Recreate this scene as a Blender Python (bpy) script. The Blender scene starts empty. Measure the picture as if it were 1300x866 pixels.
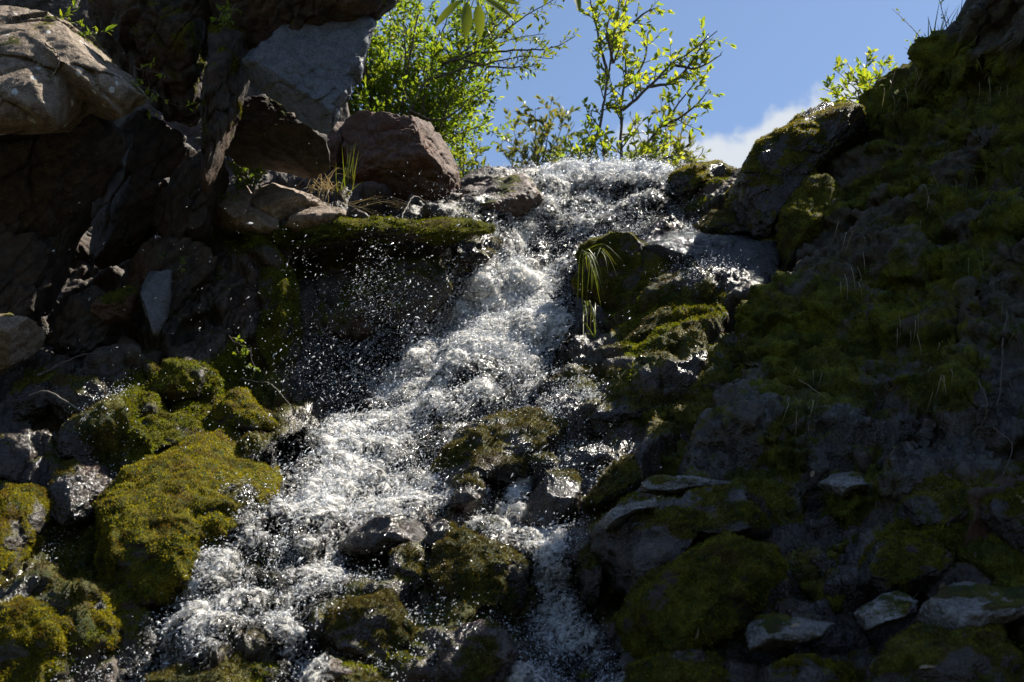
import bpy, math, random
import numpy as np
from mathutils import Vector, Matrix, noise as mnoise

# ------------------------------------------------------------------ camera, sky, sun, exposure
SC = bpy.context.scene
COL = SC.collection
PITCH = math.radians(20.0)
CAMP = np.array([0.0, 0.0, 1.6])
LENS = 50.0
FPX = 1300 * LENS / 36.0
cam_d = bpy.data.cameras.new('camera')
cam_d.lens = LENS; cam_d.sensor_width = 36.0; cam_d.clip_start = 0.05; cam_d.clip_end = 3000
cam_d.dof.use_dof = True; cam_d.dof.focus_distance = 7.3; cam_d.dof.aperture_fstop = 4.0
cam = bpy.data.objects.new('camera', cam_d); COL.objects.link(cam)
cam.location = CAMP; cam.rotation_euler = (math.pi / 2 + PITCH, 0, 0)
SC.camera = cam

SUN = np.array([0.58, 0.27, 1.0]); SUN = SUN / np.linalg.norm(SUN)
sun_elev = math.asin(SUN[2]); sun_az = math.atan2(SUN[0], SUN[1])

W = bpy.data.worlds.new('World'); SC.world = W; W.use_nodes = True
nt = W.node_tree; N = nt.nodes; L = nt.links
for n in list(N): N.remove(n)
wo = N.new('ShaderNodeOutputWorld'); bg = N.new('ShaderNodeBackground')
sky = N.new('ShaderNodeTexSky'); sky.sky_type = 'NISHITA'; sky.sun_disc = False
sky.sun_elevation = sun_elev; sky.sun_rotation = sun_az
sky.altitude = 900; sky.air_density = 1.0; sky.dust_density = 0.8; sky.ozone_density = 1.6
bg.inputs['Strength'].default_value = 0.073
# one cumulus low over the ridge, fixed in the sky by direction
tc = N.new('ShaderNodeTexCoord')
nz = N.new('ShaderNodeTexNoise'); nz.inputs['Scale'].default_value = 16; nz.inputs['Detail'].default_value = 7; nz.inputs['Roughness'].default_value = 0.55
L.new(tc.outputs['Generated'], nz.inputs['Vector'])
sub = N.new('ShaderNodeVectorMath'); sub.operation = 'SUBTRACT'
cdir = Vector(((990 - 650) / FPX, math.cos(PITCH) - math.sin(PITCH) * (433 - 195) / FPX, math.sin(PITCH) + math.cos(PITCH) * (433 - 195) / FPX)).normalized()
sub.inputs[1].default_value = cdir
L.new(tc.outputs['Generated'], sub.inputs[0])
scl = N.new('ShaderNodeVectorMath'); scl.operation = 'MULTIPLY'; scl.inputs[1].default_value = (5.8, 5.8, 15.0)
L.new(sub.outputs[0], scl.inputs[0])
ln = N.new('ShaderNodeVectorMath'); ln.operation = 'LENGTH'; L.new(scl.outputs[0], ln.inputs[0])
ma = N.new('ShaderNodeMath'); ma.operation = 'MULTIPLY_ADD'; ma.inputs[1].default_value = -1.0; ma.inputs[2].default_value = 0.14
L.new(ln.outputs['Value'], ma.inputs[0])
ad = N.new('ShaderNodeMath'); ad.operation = 'MULTIPLY_ADD'; ad.inputs[1].default_value = 1.9; L.new(nz.outputs['Fac'], ad.inputs[0]); L.new(ma.outputs[0], ad.inputs[2])
mr = N.new('ShaderNodeMapRange'); mr.interpolation_type = 'SMOOTHSTEP'
mr.inputs['From Min'].default_value = 0.48; mr.inputs['From Max'].default_value = 0.76
L.new(ad.outputs[0], mr.inputs['Value'])
mx = N.new('ShaderNodeMix'); mx.data_type = 'RGBA'
L.new(mr.outputs['Result'], mx.inputs['Factor']); L.new(sky.outputs[0], mx.inputs['A'])
mx.inputs['B'].default_value = (4.3, 4.6, 5.0, 1)
L.new(mx.outputs['Result'], bg.inputs['Color']); L.new(bg.outputs[0], wo.inputs['Surface'])

sl = bpy.data.lights.new('sun', 'SUN'); sl.energy = 5.0; sl.angle = math.radians(0.53); sl.color = (1.0, 0.94, 0.83)
so = bpy.data.objects.new('sun', sl); COL.objects.link(so)
so.rotation_euler = Vector(-SUN).to_track_quat('-Z', 'Y').to_euler()

SC.view_settings.view_transform = 'Standard'; SC.view_settings.look = 'None'
SC.view_settings.gamma = 1.0; SC.view_settings.use_curve_mapping = False
SC.view_settings.exposure = 1.22
SC.cycles.max_bounces = 6; SC.cycles.diffuse_bounces = 3; SC.cycles.glossy_bounces = 2
SC.cycles.transparent_max_bounces = 8; SC.cycles.transmission_bounces = 4
SC.cycles.caustics_reflective = False; SC.cycles.caustics_refractive = False
SC.cycles.sample_clamp_indirect = 3.0

# ------------------------------------------------------------------ pixel <-> world
cP, sP = math.cos(PITCH), math.sin(PITCH)
def P(px, py, Y):
    px = np.asarray(px, float); py = np.asarray(py, float); Y = np.asarray(Y, float)
    a = (px - 650) / FPX; b = (433 - py) / FPX
    dy = cP - sP * b; dz = sP + cP * b
    k = Y / dy
    return np.stack([a * k, Y + 0 * k, CAMP[2] + dz * k], -1)
def proj(X):
    d = X - CAMP
    f = d[..., 1] * cP + d[..., 2] * sP; u = -d[..., 1] * sP + d[..., 2] * cP
    f = np.maximum(f, 0.05)
    return 650 + FPX * d[..., 0] / f, 433 - FPX * u / f

# ------------------------------------------------------------------ noise
_rs = np.random.RandomState(7)
PERM = np.concatenate([_rs.permutation(4096)] * 2).astype(np.int32)
VAL = (_rs.rand(4096) * 2 - 1).astype(np.float32)
VAL3 = (_rs.rand(4096, 4)).astype(np.float32)
def _h(i, j, k): return PERM[(PERM[(PERM[i & 4095] + j) & 4095] + k) & 4095]
def vn(p, seed=0):
    p = np.asarray(p, np.float32) + np.float32(seed * 17.13 + 100)
    f = np.floor(p); i = f.astype(np.int32); t = p - f
    t = t * t * t * (t * (t * 6 - 15) + 10)
    x, y, z = i[:, 0], i[:, 1], i[:, 2]; tx, ty, tz = t[:, 0], t[:, 1], t[:, 2]
    def c(a, b, d): return VAL[_h(x + a, y + b, z + d)]
    a0 = c(0,0,0) + tx * (c(1,0,0) - c(0,0,0)); a1 = c(0,1,0) + tx * (c(1,1,0) - c(0,1,0))
    b0 = c(0,0,1) + tx * (c(1,0,1) - c(0,0,1)); b1 = c(0,1,1) + tx * (c(1,1,1) - c(0,1,1))
    a = a0 + ty * (a1 - a0); b = b0 + ty * (b1 - b0)
    return a + tz * (b - a)
def fbm(p, o=4, g=0.5, seed=0):
    r = 0; a = 1; s = 0; p = np.asarray(p, np.float32)
    for k in range(o):
        r = r + a * vn(p, seed + k * 3.7); s += a; a *= g; p = p * 2.03
    return r / s
def ridged(p, o=4, g=0.55, seed=0):
    r = 0; a = 1; s = 0; p = np.asarray(p, np.float32)
    for k in range(o):
        r = r + a * (1 - np.abs(vn(p, seed + k * 3.7)) * 2); s += a; a *= g; p = p * 2.07
    return r / s
def worley(p, seed=0):
    p = np.asarray(p, np.float32) + np.float32(seed * 13.7 + 50)
    f = np.floor(p).astype(np.int32)
    d1 = np.full(len(p), 9e9, np.float32); d2 = d1.copy(); hid = np.zeros(len(p), np.int32); off = np.zeros_like(p)
    for a in (-1, 0, 1):
        for b in (-1, 0, 1):
            for c in (-1, 0, 1):
                h = _h(f[:, 0] + a, f[:, 1] + b, f[:, 2] + c)
                q = np.stack([f[:, 0] + a, f[:, 1] + b, f[:, 2] + c], -1) + VAL3[h, :3]
                v = p - q; d = (v * v).sum(-1)
                m = d < d1
                d2 = np.where(m, d1, np.minimum(d2, d)); hid = np.where(m, h, hid)
                off = np.where(m[:, None], v, off); d1 = np.minimum(d1, d)
    return np.sqrt(d1), np.sqrt(d2), hid, off
def facet(p, seed=0, tilt=0.6):
    """blocky relief: every cell is a tilted plane with its own step"""
    d1, d2, h, off = worley(p, seed)
    g = VAL3[h]; n = g[:, :3] * 2 - 1
    return (g[:, 3] * 2 - 1) * 0.5 + tilt * (n * off).sum(-1), np.clip((d2 - d1) * 5, 0, 1)
def sstep(a, b, x):
    t = np.clip((x - a) / (b - a), 0, 1); return t * t * (3 - 2 * t)

# ------------------------------------------------------------------ mesh helpers
def mesh(name, V, F, mat, smooth=True, attrs=None):
    V = np.asarray(V, np.float32); F = np.asarray(F, np.int32)
    me = bpy.data.meshes.new(name)
    me.vertices.add(len(V)); me.vertices.foreach_set('co', V.ravel())
    k = F.shape[1]
    me.loops.add(F.size); me.polygons.add(len(F))
    me.polygons.foreach_set('loop_start', np.arange(len(F), dtype=np.int32) * k)
    me.polygons.foreach_set('loop_total', np.full(len(F), k, np.int32))
    me.loops.foreach_set('vertex_index', F.ravel())
    me.polygons.foreach_set('use_smooth', np.full(len(F), smooth, bool))
    for a, v in (attrs or {}).items():
        v = np.asarray(v, np.float32)
        if v.ndim == 2: me.attributes.new(a, 'FLOAT_VECTOR', 'POINT').data.foreach_set('vector', v.ravel())
        else: me.attributes.new(a, 'FLOAT', 'POINT').data.foreach_set('value', v)
    me.update(calc_edges=True)
    me.materials.append(mat)
    return me
def obj(name, V, F, mat, parent=None, smooth=True, attrs=None, loc=None):
    V = np.asarray(V, float)
    if loc is not None: V = V - np.asarray(loc)
    me = mesh(name, V, F, mat, smooth, attrs)
    o = bpy.data.objects.new(name, me); COL.objects.link(o)
    if loc is not None: o.location = loc
    if parent is not None:
        o.parent = parent
        if loc is None: o.location = -parent.location
    return o
def empty(name, loc):
    o = bpy.data.objects.new(name, None); COL.objects.link(o); o.location = tuple(float(c) for c in loc); o.empty_display_size = 0.1
    return o
def tag(o, label=None, cat=None, group=None, kind=None):
    if label: o['label'] = label
    if cat: o['category'] = cat
    if group: o['group'] = group
    if kind: o['kind'] = kind
    return o
class MB:
    """collects pieces of one part"""
    def __init__(s): s.v = []; s.f = []; s.n = 0
    def add(s, V, F):
        s.v.append(np.asarray(V, float)); s.f.append(np.asarray(F, np.int64) + s.n); s.n += len(V)
    def tube(s, pts, rad, sides=5):
        pts = np.asarray(pts, float); n = len(pts)
        rad = np.broadcast_to(np.asarray(rad, float), (n,))
        t = np.gradient(pts, axis=0); t /= np.linalg.norm(t, axis=1, keepdims=True) + 1e-9
        ref = np.where(np.abs(t[:, 1:2]) < 0.9, np.array([[0, 1.0, 0]]), np.array([[1.0, 0, 0]]))
        u = np.cross(t, ref); u /= np.linalg.norm(u, axis=1, keepdims=True) + 1e-9
        w = np.cross(t, u)
        a = np.arange(sides) / sides * 2 * math.pi
        V = pts[:, None, :] + rad[:, None, None] * (np.cos(a)[None, :, None] * u[:, None, :] + np.sin(a)[None, :, None] * w[:, None, :])
        i = np.arange(n - 1)[:, None] * sides; j = np.arange(sides)[None, :]; j2 = (j + 1) % sides
        F = np.stack([i + j, i + j2, i + sides + j2, i + sides + j], -1).reshape(-1, 4)
        s.add(V.reshape(-1, 3), F)
    def build(s, name, mat, parent=None, loc=None, smooth=True):
        return obj(name, np.concatenate(s.v), np.concatenate(s.f), mat, parent, smooth, None, loc)
def smoothline(pts, n):
    pts = np.asarray(pts, float)
    if len(pts) > 2:
        q = [pts[0]]
        ext = np.vstack([2 * pts[0] - pts[1], pts, 2 * pts[-1] - pts[-2]])
        out = []
        for i in range(len(pts) - 1):
            p0, p1, p2, p3 = ext[i:i + 4]
            for t in np.linspace(0, 1, 8, endpoint=False):
                out.append(0.5 * (2 * p1 + (p2 - p0) * t + (2 * p0 - 5 * p1 + 4 * p2 - p3) * t * t + (3 * p1 - p0 - 3 * p2 + p3) * t ** 3))
        out.append(pts[-1]); pts = np.array(out)
    d = np.r_[0, np.cumsum(np.linalg.norm(np.diff(pts, axis=0), axis=1))]
    s = np.linspace(0, d[-1], n)
    return np.stack([np.interp(s, d, pts[:, k]) for k in range(3)], -1)

# ------------------------------------------------------------------ materials
def newmat(name):
    m = bpy.data.materials.new(name); m.use_nodes = True
    t = m.node_tree
    for n in list(t.nodes): t.nodes.remove(n)
    out = t.nodes.new('ShaderNodeOutputMaterial')
    return m, t, out
def nod(t, kind, **kw):
    n = t.nodes.new(kind)
    for k, v in kw.items():
        if hasattr(n, k) and k not in n.inputs: setattr(n, k, v)
        else: n.inputs[k].default_value = v
    return n
def rgb(c): return (c[0], c[1], c[2], 1)
def mixc(t, fac, a, b, blend='MIX'):
    m = t.nodes.new('ShaderNodeMix'); m.data_type = 'RGBA'; m.blend_type = blend
    for key, v in (('Factor', fac), ('A', a), ('B', b)):
        if isinstance(v, (int, float)): m.inputs[key].default_value = v
        elif isinstance(v, tuple): m.inputs[key].default_value = rgb(v)
        else: t.links.new(v, m.inputs[key])
    return m.outputs['Result']
def mixf(t, fac, a, b):
    m = t.nodes.new('ShaderNodeMix'); m.data_type = 'FLOAT'
    for key, v in (('Factor', fac), ('A', a), ('B', b)):
        if isinstance(v, (int, float)): m.inputs[key].default_value = v
        else: t.links.new(v, m.inputs[key])
    return m.outputs['Result']
def ramp(t, v, a, b):
    m = t.nodes.new('ShaderNodeMapRange'); m.interpolation_type = 'SMOOTHSTEP'
    m.inputs['From Min'].default_value = a; m.inputs['From Max'].default_value = b
    t.links.new(v, m.inputs['Value']); return m.outputs['Result']
def tnoise(t, vec, scale, detail=4, rough=0.55, out='Fac'):
    n = nod(t, 'ShaderNodeTexNoise', Scale=scale, Detail=detail, Roughness=rough)
    t.links.new(vec, n.inputs['Vector']); return n.outputs[out]
def rock_mat(name, dark, light, rust=(0.10, 0.05, 0.03), rust_amt=0.3, lichen=0.0, rough=0.75, bump=0.5, scale=1.0,
             moss_a=(0.035, 0.05, 0.006), moss_b=(0.14, 0.125, 0.012), moss_c=(0.075, 0.045, 0.012), strata=0.0):
    m, t, out = newmat(name)
    pos = t.nodes.new('ShaderNodeNewGeometry').outputs['Position']
    am = nod(t, 'ShaderNodeAttribute', attribute_name='moss').outputs['Fac']
    aw = nod(t, 'ShaderNodeAttribute', attribute_name='wet').outputs['Fac']
    n1 = tnoise(t, pos, 3.0 * scale, 6, 0.6); n2 = tnoise(t, pos, 22 * scale, 6, 0.65); n3 = tnoise(t, pos, 130 * scale, 3, 0.6)
    c = mixc(t, ramp(t, n2, 0.32, 0.68), dark, light)
    c = mixc(t, ramp(t, n1, 0.62 - 0.25 * rust_amt, 0.8 - 0.25 * rust_amt), c, rust)
    sp = mixc(t, ramp(t, n3, 0.35, 0.7), (0.62, 0.62, 0.62), (1.25, 1.25, 1.25))
    c = mixc(t, 1.0, c, sp, 'MULTIPLY')
    if lichen:
        vo = nod(t, 'ShaderNodeTexVoronoi', Scale=17.0); t.links.new(pos, vo.inputs['Vector'])
        ls = tnoise(t, pos, 40, 3); addn = t.nodes.new('ShaderNodeMath'); addn.operation = 'MULTIPLY_ADD'; addn.inputs[1].default_value = 0.35
        t.links.new(ls, addn.inputs[0]); t.links.new(vo.outputs['Distance'], addn.inputs[2])
        sepc = t.nodes.new('ShaderNodeSeparateColor'); t.links.new(vo.outputs['Color'], sepc.inputs[0])
        few = ramp(t, sepc.outputs[0], 0.60, 0.62)
        spot = ramp(t, addn.outputs[0], 0.44, 0.38)
        mm = t.nodes.new('ShaderNodeMath'); mm.operation = 'MULTIPLY'; t.links.new(few, mm.inputs[0]); t.links.new(spot, mm.inputs[1])
        c = mixc(t, mm.outputs[0], c, (0.5, 0.5, 0.47))
    # wet
    cw = mixc(t, 1.0, c, (0.55, 0.52, 0.48), 'MULTIPLY')
    c = mixc(t, aw, c, cw)
    # moss
    mn = tnoise(t, pos, 9, 5, 0.6); mn2 = tnoise(t, pos, 160, 3, 0.7)
    mc = mixc(t, ramp(t, mn, 0.36, 0.66), moss_a, moss_b)
    mc = mixc(t, ramp(t, tnoise(t, pos, 5.3, 4), 0.5, 0.72), mc, moss_c)
    mc = mixc(t, 1.0, mc, mixc(t, ramp(t, mn2, 0.3, 0.7), (0.35, 0.35, 0.35), (1.35, 1.35, 1.35)), 'MULTIPLY')
    edge = t.nodes.new('ShaderNodeMath'); edge.operation = 'MULTIPLY_ADD'; edge.inputs[1].default_value = 0.7
    t.links.new(tnoise(t, pos, 45, 4, 0.7), edge.inputs[0]); t.links.new(am, edge.inputs[2])
    mk = ramp(t, edge.outputs[0], 0.72, 0.92)
    col = mixc(t, mk, c, mc)
    r = mixf(t, aw, rough, 0.15)
    r = mixf(t, mk, r, mixf(t, aw, 0.95, 0.5))
    b1 = nod(t, 'ShaderNodeBump', Strength=bump, Distance=0.02); t.links.new(n2, b1.inputs['Height'])
    b2 = nod(t, 'ShaderNodeBump', Strength=bump * 0.9, Distance=0.006); t.links.new(n3, b2.inputs['Height']); t.links.new(b1.outputs[0], b2.inputs['Normal'])
    nw = tnoise(t, pos, 75, 3, 0.6)
    b3 = nod(t, 'ShaderNodeBump', Distance=0.022); t.links.new(nw, b3.inputs['Height']); t.links.new(b2.outputs[0], b3.inputs['Normal'])
    t.links.new(mixf(t, aw, 0.0, 0.9), b3.inputs['Strength'])
    b4 = nod(t, 'ShaderNodeBump', Distance=0.012); t.links.new(mn2, b4.inputs['Height']); t.links.new(b3.outputs[0], b4.inputs['Normal'])
    t.links.new(mixf(t, mk, 0.0, 0.9), b4.inputs['Strength'])
    bs = nod(t, 'ShaderNodeBsdfPrincipled')
    t.links.new(col, bs.inputs['Base Color']); t.links.new(r, bs.inputs['Roughness']); t.links.new(b4.outputs[0], bs.inputs['Normal'])
    t.links.new(mixf(t, mk, mixf(t, aw, 0.3, 0.75), 0.15), bs.inputs['Specular IOR Level'])
    t.links.new(bs.outputs[0], out.inputs['Surface'])
    return m
def leaf_mat(name, cols, trans=0.5, rough=0.45, spec=0.4, tcol=None, patch=None):
    m, t, out = newmat(name)
    ri = t.nodes.new('ShaderNodeNewGeometry').outputs['Random Per Island']
    cr = t.nodes.new('ShaderNodeValToRGB'); cr.color_ramp.interpolation = 'LINEAR'
    e = cr.color_ramp.elements
    for i, c in enumerate(cols):
        pos = i / max(1, len(cols) - 1)
        el = e[i] if i < 2 else e.new(pos)
        el.position = pos; el.color = rgb(c)
    t.links.new(ri, cr.inputs[0])
    bs = nod(t, 'ShaderNodeBsdfPrincipled', Roughness=rough); bs.inputs['Specular IOR Level'].default_value = spec
    t.links.new(cr.outputs[0], bs.inputs['Base Color'])
    tr = t.nodes.new('ShaderNodeBsdfTranslucent')
    csrc = cr.outputs[0]
    if patch:
        pos = t.nodes.new('ShaderNodeNewGeometry').outputs['Position']
        csrc = mixc(t, ramp(t, tnoise(t, pos, 13, 4, 0.6), 0.42, 0.66), csrc, patch)
        csrc = mixc(t, 1.0, csrc, mixc(t, ramp(t, tnoise(t, pos, 34, 3, 0.6), 0.35, 0.62), (0.5, 0.52, 0.5), (1.15, 1.15, 1.1)), 'MULTIPLY')
        t.links.new(csrc, bs.inputs['Base Color'])
    tc = mixc(t, 1.0, csrc, tcol or (1.9, 1.7, 0.7), 'MULTIPLY')
    t.links.new(tc, tr.inputs['Color'])
    ms = t.nodes.new('ShaderNodeMixShader'); ms.inputs[0].default_value = trans
    t.links.new(bs.outputs[0], ms.inputs[1]); t.links.new(tr.outputs[0], ms.inputs[2]); t.links.new(ms.outputs[0], out.inputs['Surface'])
    return m
def plain_mat(name, a, b, rough=0.8, scale=60, bump=0.4):
    m, t, out = newmat(name)
    pos = t.nodes.new('ShaderNodeNewGeometry').outputs['Position']
    n = tnoise(t, pos, scale, 5, 0.6)
    bs = nod(t, 'ShaderNodeBsdfPrincipled', Roughness=rough)
    t.links.new(mixc(t, ramp(t, n, 0.3, 0.7), a, b), bs.inputs['Base Color'])
    bp = nod(t, 'ShaderNodeBump', Strength=bump, Distance=0.004); t.links.new(n, bp.inputs['Height']); t.links.new(bp.outputs[0], bs.inputs['Normal'])
    t.links.new(bs.outputs[0], out.inputs['Surface'])
    return m
def foam_mat(name, base=(0.94, 0.95, 0.96), trans=0.35, rough=0.35):
    m, t, out = newmat(name)
    pos = t.nodes.new('ShaderNodeNewGeometry').outputs['Position']
    bs = nod(t, 'ShaderNodeBsdfPrincipled', Roughness=rough); bs.inputs['Base Color'].default_value = rgb(base)
    bs.inputs['Specular IOR Level'].default_value = 0.6
    bp = nod(t, 'ShaderNodeBump', Strength=0.8, Distance=0.01); t.links.new(tnoise(t, pos, 110, 4, 0.6), bp.inputs['Height'])
    t.links.new(bp.outputs[0], bs.inputs['Normal'])
    tr = t.nodes.new('ShaderNodeBsdfTranslucent'); tr.inputs['Color'].default_value = rgb(base)
    ms = t.nodes.new('ShaderNodeMixShader'); ms.inputs[0].default_value = trans
    t.links.new(bs.outputs[0], ms.inputs[1]); t.links.new(tr.outputs[0], ms.inputs[2]); t.links.new(ms.outputs[0], out.inputs['Surface'])
    return m
def mth(t, op, a, b=0.0, c=0.0, clamp=False):
    m = t.nodes.new('ShaderNodeMath'); m.operation = op; m.use_clamp = clamp
    for i, v in enumerate((a, b, c)):
        if isinstance(v, (int, float)): m.inputs[i].default_value = v
        else: t.links.new(v, m.inputs[i])
    return m.outputs[0]
def froth_mat(name, soft=0.17):
    # aerated water: white filaments stretched along the flow over clear film
    m, t, out = newmat(name)
    fc = nod(t, 'ShaderNodeAttribute', attribute_name='flow').outputs['Vector']
    de = nod(t, 'ShaderNodeAttribute', attribute_name='dens').outputs['Fac']
    def rid(scale, det, dist, k):
        n = nod(t, 'ShaderNodeTexNoise', Scale=scale, Detail=det, Roughness=0.6, Distortion=dist); t.links.new(fc, n.inputs['Vector'])
        return mth(t, 'MULTIPLY_ADD', mth(t, 'ABSOLUTE', mth(t, 'SUBTRACT', n.outputs['Fac'], 0.5)), -k, 1.0, True), n.outputs['Fac']
    r1, _ = rid(15, 2, 1.0, 7); r2, n2 = rid(52, 3, 0.9, 7); r3, n3 = rid(130, 3, 0.7, 6)
    pat = mth(t, 'ADD', mth(t, 'MULTIPLY', r1, 0.30), mth(t, 'MULTIPLY', r2, 0.38))
    pat = mth(t, 'ADD', pat, mth(t, 'MULTIPLY', r3, 0.32))
    thr = mth(t, 'MULTIPLY_ADD', de, -0.59, 1.0)
    mr = nod(t, 'ShaderNodeMapRange'); mr.interpolation_type = 'SMOOTHSTEP'
    t.links.new(mth(t, 'SUBTRACT', pat, thr), mr.inputs['Value']); mr.inputs['From Min'].default_value = -soft; mr.inputs['From Max'].default_value = soft
    bs = nod(t, 'ShaderNodeBsdfPrincipled', Roughness=0.6); bs.inputs['Base Color'].default_value = (0.97, 0.95, 0.91, 1); bs.inputs['Specular IOR Level'].default_value = 0.3
    bp = nod(t, 'ShaderNodeBump', Strength=0.5, Distance=0.012); t.links.new(pat, bp.inputs['Height']); t.links.new(bp.outputs[0], bs.inputs['Normal'])
    tr = t.nodes.new('ShaderNodeBsdfTranslucent'); tr.inputs['Color'].default_value = (0.97, 0.95, 0.91, 1); t.links.new(bp.outputs[0], tr.inputs['Normal'])
    a = t.nodes.new('ShaderNodeMixShader'); a.inputs[0].default_value = 0.55
    t.links.new(bs.outputs[0], a.inputs[1]); t.links.new(tr.outputs[0], a.inputs[2])
    tp = t.nodes.new('ShaderNodeBsdfTransparent')
    b = t.nodes.new('ShaderNodeMixShader'); t.links.new(mr.outputs['Result'], b.inputs[0])
    t.links.new(tp.outputs[0], b.inputs[1]); t.links.new(a.outputs[0], b.inputs[2]); t.links.new(b.outputs[0], out.inputs['Surface'])
    return m
def water_mat(name):
    m, t, out = newmat(name)
    pos = t.nodes.new('ShaderNodeNewGeometry').outputs['Position']
    mp = nod(t, 'ShaderNodeMapping'); mp.inputs['Scale'].default_value = (1.4, 1.0, 0.6); t.links.new(pos, mp.inputs['Vector'])
    gl = nod(t, 'ShaderNodeBsdfGlossy', Roughness=0.16); gl.inputs['Color'].default_value = (1, 1, 1, 1)
    b1 = nod(t, 'ShaderNodeBump', Strength=0.9, Distance=0.03); t.links.new(tnoise(t, mp.outputs[0], 45, 5, 0.65), b1.inputs['Height'])
    t.links.new(b1.outputs[0], gl.inputs['Normal'])
    tp = t.nodes.new('ShaderNodeBsdfTransparent'); tp.inputs['Color'].default_value = (0.80, 0.82, 0.80, 1)
    fr = nod(t, 'ShaderNodeFresnel', IOR=1.36); t.links.new(b1.outputs[0], fr.inputs['Normal'])
    ms = t.nodes.new('ShaderNodeMixShader'); t.links.new(fr.outputs[0], ms.inputs[0])
    t.links.new(tp.outputs[0], ms.inputs[1]); t.links.new(gl.outputs[0], ms.inputs[2]); t.links.new(ms.outputs[0], out.inputs['Surface'])
    return m

M_BED = rock_mat('wet_bedrock', (0.022, 0.016, 0.011), (0.085, 0.063, 0.043), (0.08, 0.042, 0.024), 0.5)
M_CLIFF = rock_mat('mossy_cliff', (0.028, 0.023, 0.014), (0.088, 0.074, 0.048), (0.062, 0.046, 0.024), 0.3, moss_a=(0.045, 0.055, 0.008), moss_b=(0.145, 0.145, 0.012), moss_c=(0.075, 0.055, 0.015))
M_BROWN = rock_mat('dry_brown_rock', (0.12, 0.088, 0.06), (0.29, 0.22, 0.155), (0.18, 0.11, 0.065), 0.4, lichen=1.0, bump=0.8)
M_DARK = rock_mat('shade_darkened_basalt', (0.016, 0.012, 0.009), (0.068, 0.051, 0.037), (0.09, 0.052, 0.03), 0.45, bump=0.6)  # basalt colour lowered further to deepen the shade in recess and alcove
M_RED = rock_mat('reddish_rock', (0.075, 0.042, 0.03), (0.17, 0.11, 0.08), (0.12, 0.055, 0.032), 0.6, bump=0.9)
M_GREY = rock_mat('blue_grey_slab', (0.10, 0.106, 0.12), (0.165, 0.172, 0.19), (0.16, 0.13, 0.10), 0.15, rough=0.45, bump=0.7)
M_WETSLAB = rock_mat('wet_slab', (0.03, 0.032, 0.036), (0.085, 0.088, 0.095), (0.06, 0.05, 0.035), 0.2, bump=1.0)
M_PALE = rock_mat('sky_sheen_slab', (0.2, 0.2, 0.196), (0.52, 0.53, 0.535), (0.22, 0.19, 0.14), 0.2, rough=0.4, bump=0.7)  # base colour raised to stand in for sky sheen on the wet slabs
M_TAN = rock_mat('tan_rock', (0.17, 0.125, 0.09), (0.33, 0.26, 0.20), (0.22, 0.14, 0.09), 0.4, bump=0.7)
M_MOSSR = rock_mat('mossy_boulder_rock', (0.022, 0.018, 0.015), (0.07, 0.057, 0.045), (0.07, 0.05, 0.025), 0.4)
M_MOSSB = leaf_mat('moss_blades', [(0.13, 0.14, 0.010), (0.30, 0.27, 0.017), (0.35, 0.29, 0.02), (0.20, 0.21, 0.014), (0.22, 0.15, 0.02)], 0.35, 0.7, 0.15, (1.5, 1.4, 0.6), patch=(0.13, 0.085, 0.016))
M_MOSSG = leaf_mat('green_moss_blades', [(0.07, 0.10, 0.008), (0.15, 0.185, 0.012), (0.22, 0.22, 0.016), (0.09, 0.11, 0.012)], 0.35, 0.7, 0.15, (1.5, 1.4, 0.6), patch=(0.10, 0.085, 0.014))
M_MOSSW = leaf_mat('wet_brown_moss_blades', [(0.05, 0.04, 0.010), (0.11, 0.085, 0.016), (0.14, 0.10, 0.02), (0.06, 0.065, 0.01)], 0.3, 0.3, 0.6, (1.4, 1.3, 0.6), patch=(0.045, 0.035, 0.012))
M_MOSSD = leaf_mat('shaded_moss_blades', [(0.065, 0.07, 0.008), (0.155, 0.155, 0.012), (0.26, 0.235, 0.016), (0.11, 0.09, 0.016)], 0.3, 0.7, 0.15, (1.4, 1.4, 0.6), patch=(0.06, 0.045, 0.014))
M_LEAF = leaf_mat('shrub_leaves', [(0.065, 0.10, 0.012), (0.10, 0.14, 0.014), (0.14, 0.16, 0.018), (0.085, 0.125, 0.014)], 0.5)
M_LEAFY = leaf_mat('yellow_green_leaves', [(0.10, 0.16, 0.022), (0.16, 0.22, 0.026), (0.23, 0.25, 0.035), (0.12, 0.18, 0.024)], 0.62)
M_LEAFD = leaf_mat('deep_green_leaves', [(0.07, 0.13, 0.018), (0.12, 0.19, 0.022), (0.18, 0.22, 0.024), (0.09, 0.15, 0.018), (0.15, 0.20, 0.02)], 0.65)
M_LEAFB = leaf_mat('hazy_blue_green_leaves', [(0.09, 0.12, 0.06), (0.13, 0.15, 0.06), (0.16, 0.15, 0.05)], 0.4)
M_FERN = leaf_mat('fern_green', [(0.06, 0.11, 0.015), (0.11, 0.16, 0.02), (0.14, 0.17, 0.02)], 0.5)
M_GRASS = leaf_mat('green_grass', [(0.07, 0.10, 0.015), (0.12, 0.15, 0.02), (0.16, 0.16, 0.03)], 0.45)
M_STRAW = leaf_mat('dry_straw', [(0.20, 0.16, 0.08), (0.32, 0.26, 0.15), (0.26, 0.20, 0.10)], 0.3, 0.6, 0.3, (1.2, 1.1, 0.9))
M_DEAD = leaf_mat('dead_leaf', [(0.22, 0.15, 0.08), (0.36, 0.28, 0.18)], 0.2, 0.6, 0.3, (1.2, 1.0, 0.8))
M_BARK = plain_mat('twig_bark', (0.05, 0.04, 0.03), (0.13, 0.10, 0.075))
M_BARKP = plain_mat('pale_dead_twig', (0.12, 0.10, 0.085), (0.26, 0.22, 0.18))
M_FOAM = foam_mat('white_foam')
M_DROP = foam_mat('spray_and_glint_drops', (0.9, 0.92, 0.95), 0.5, 0.15)
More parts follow.
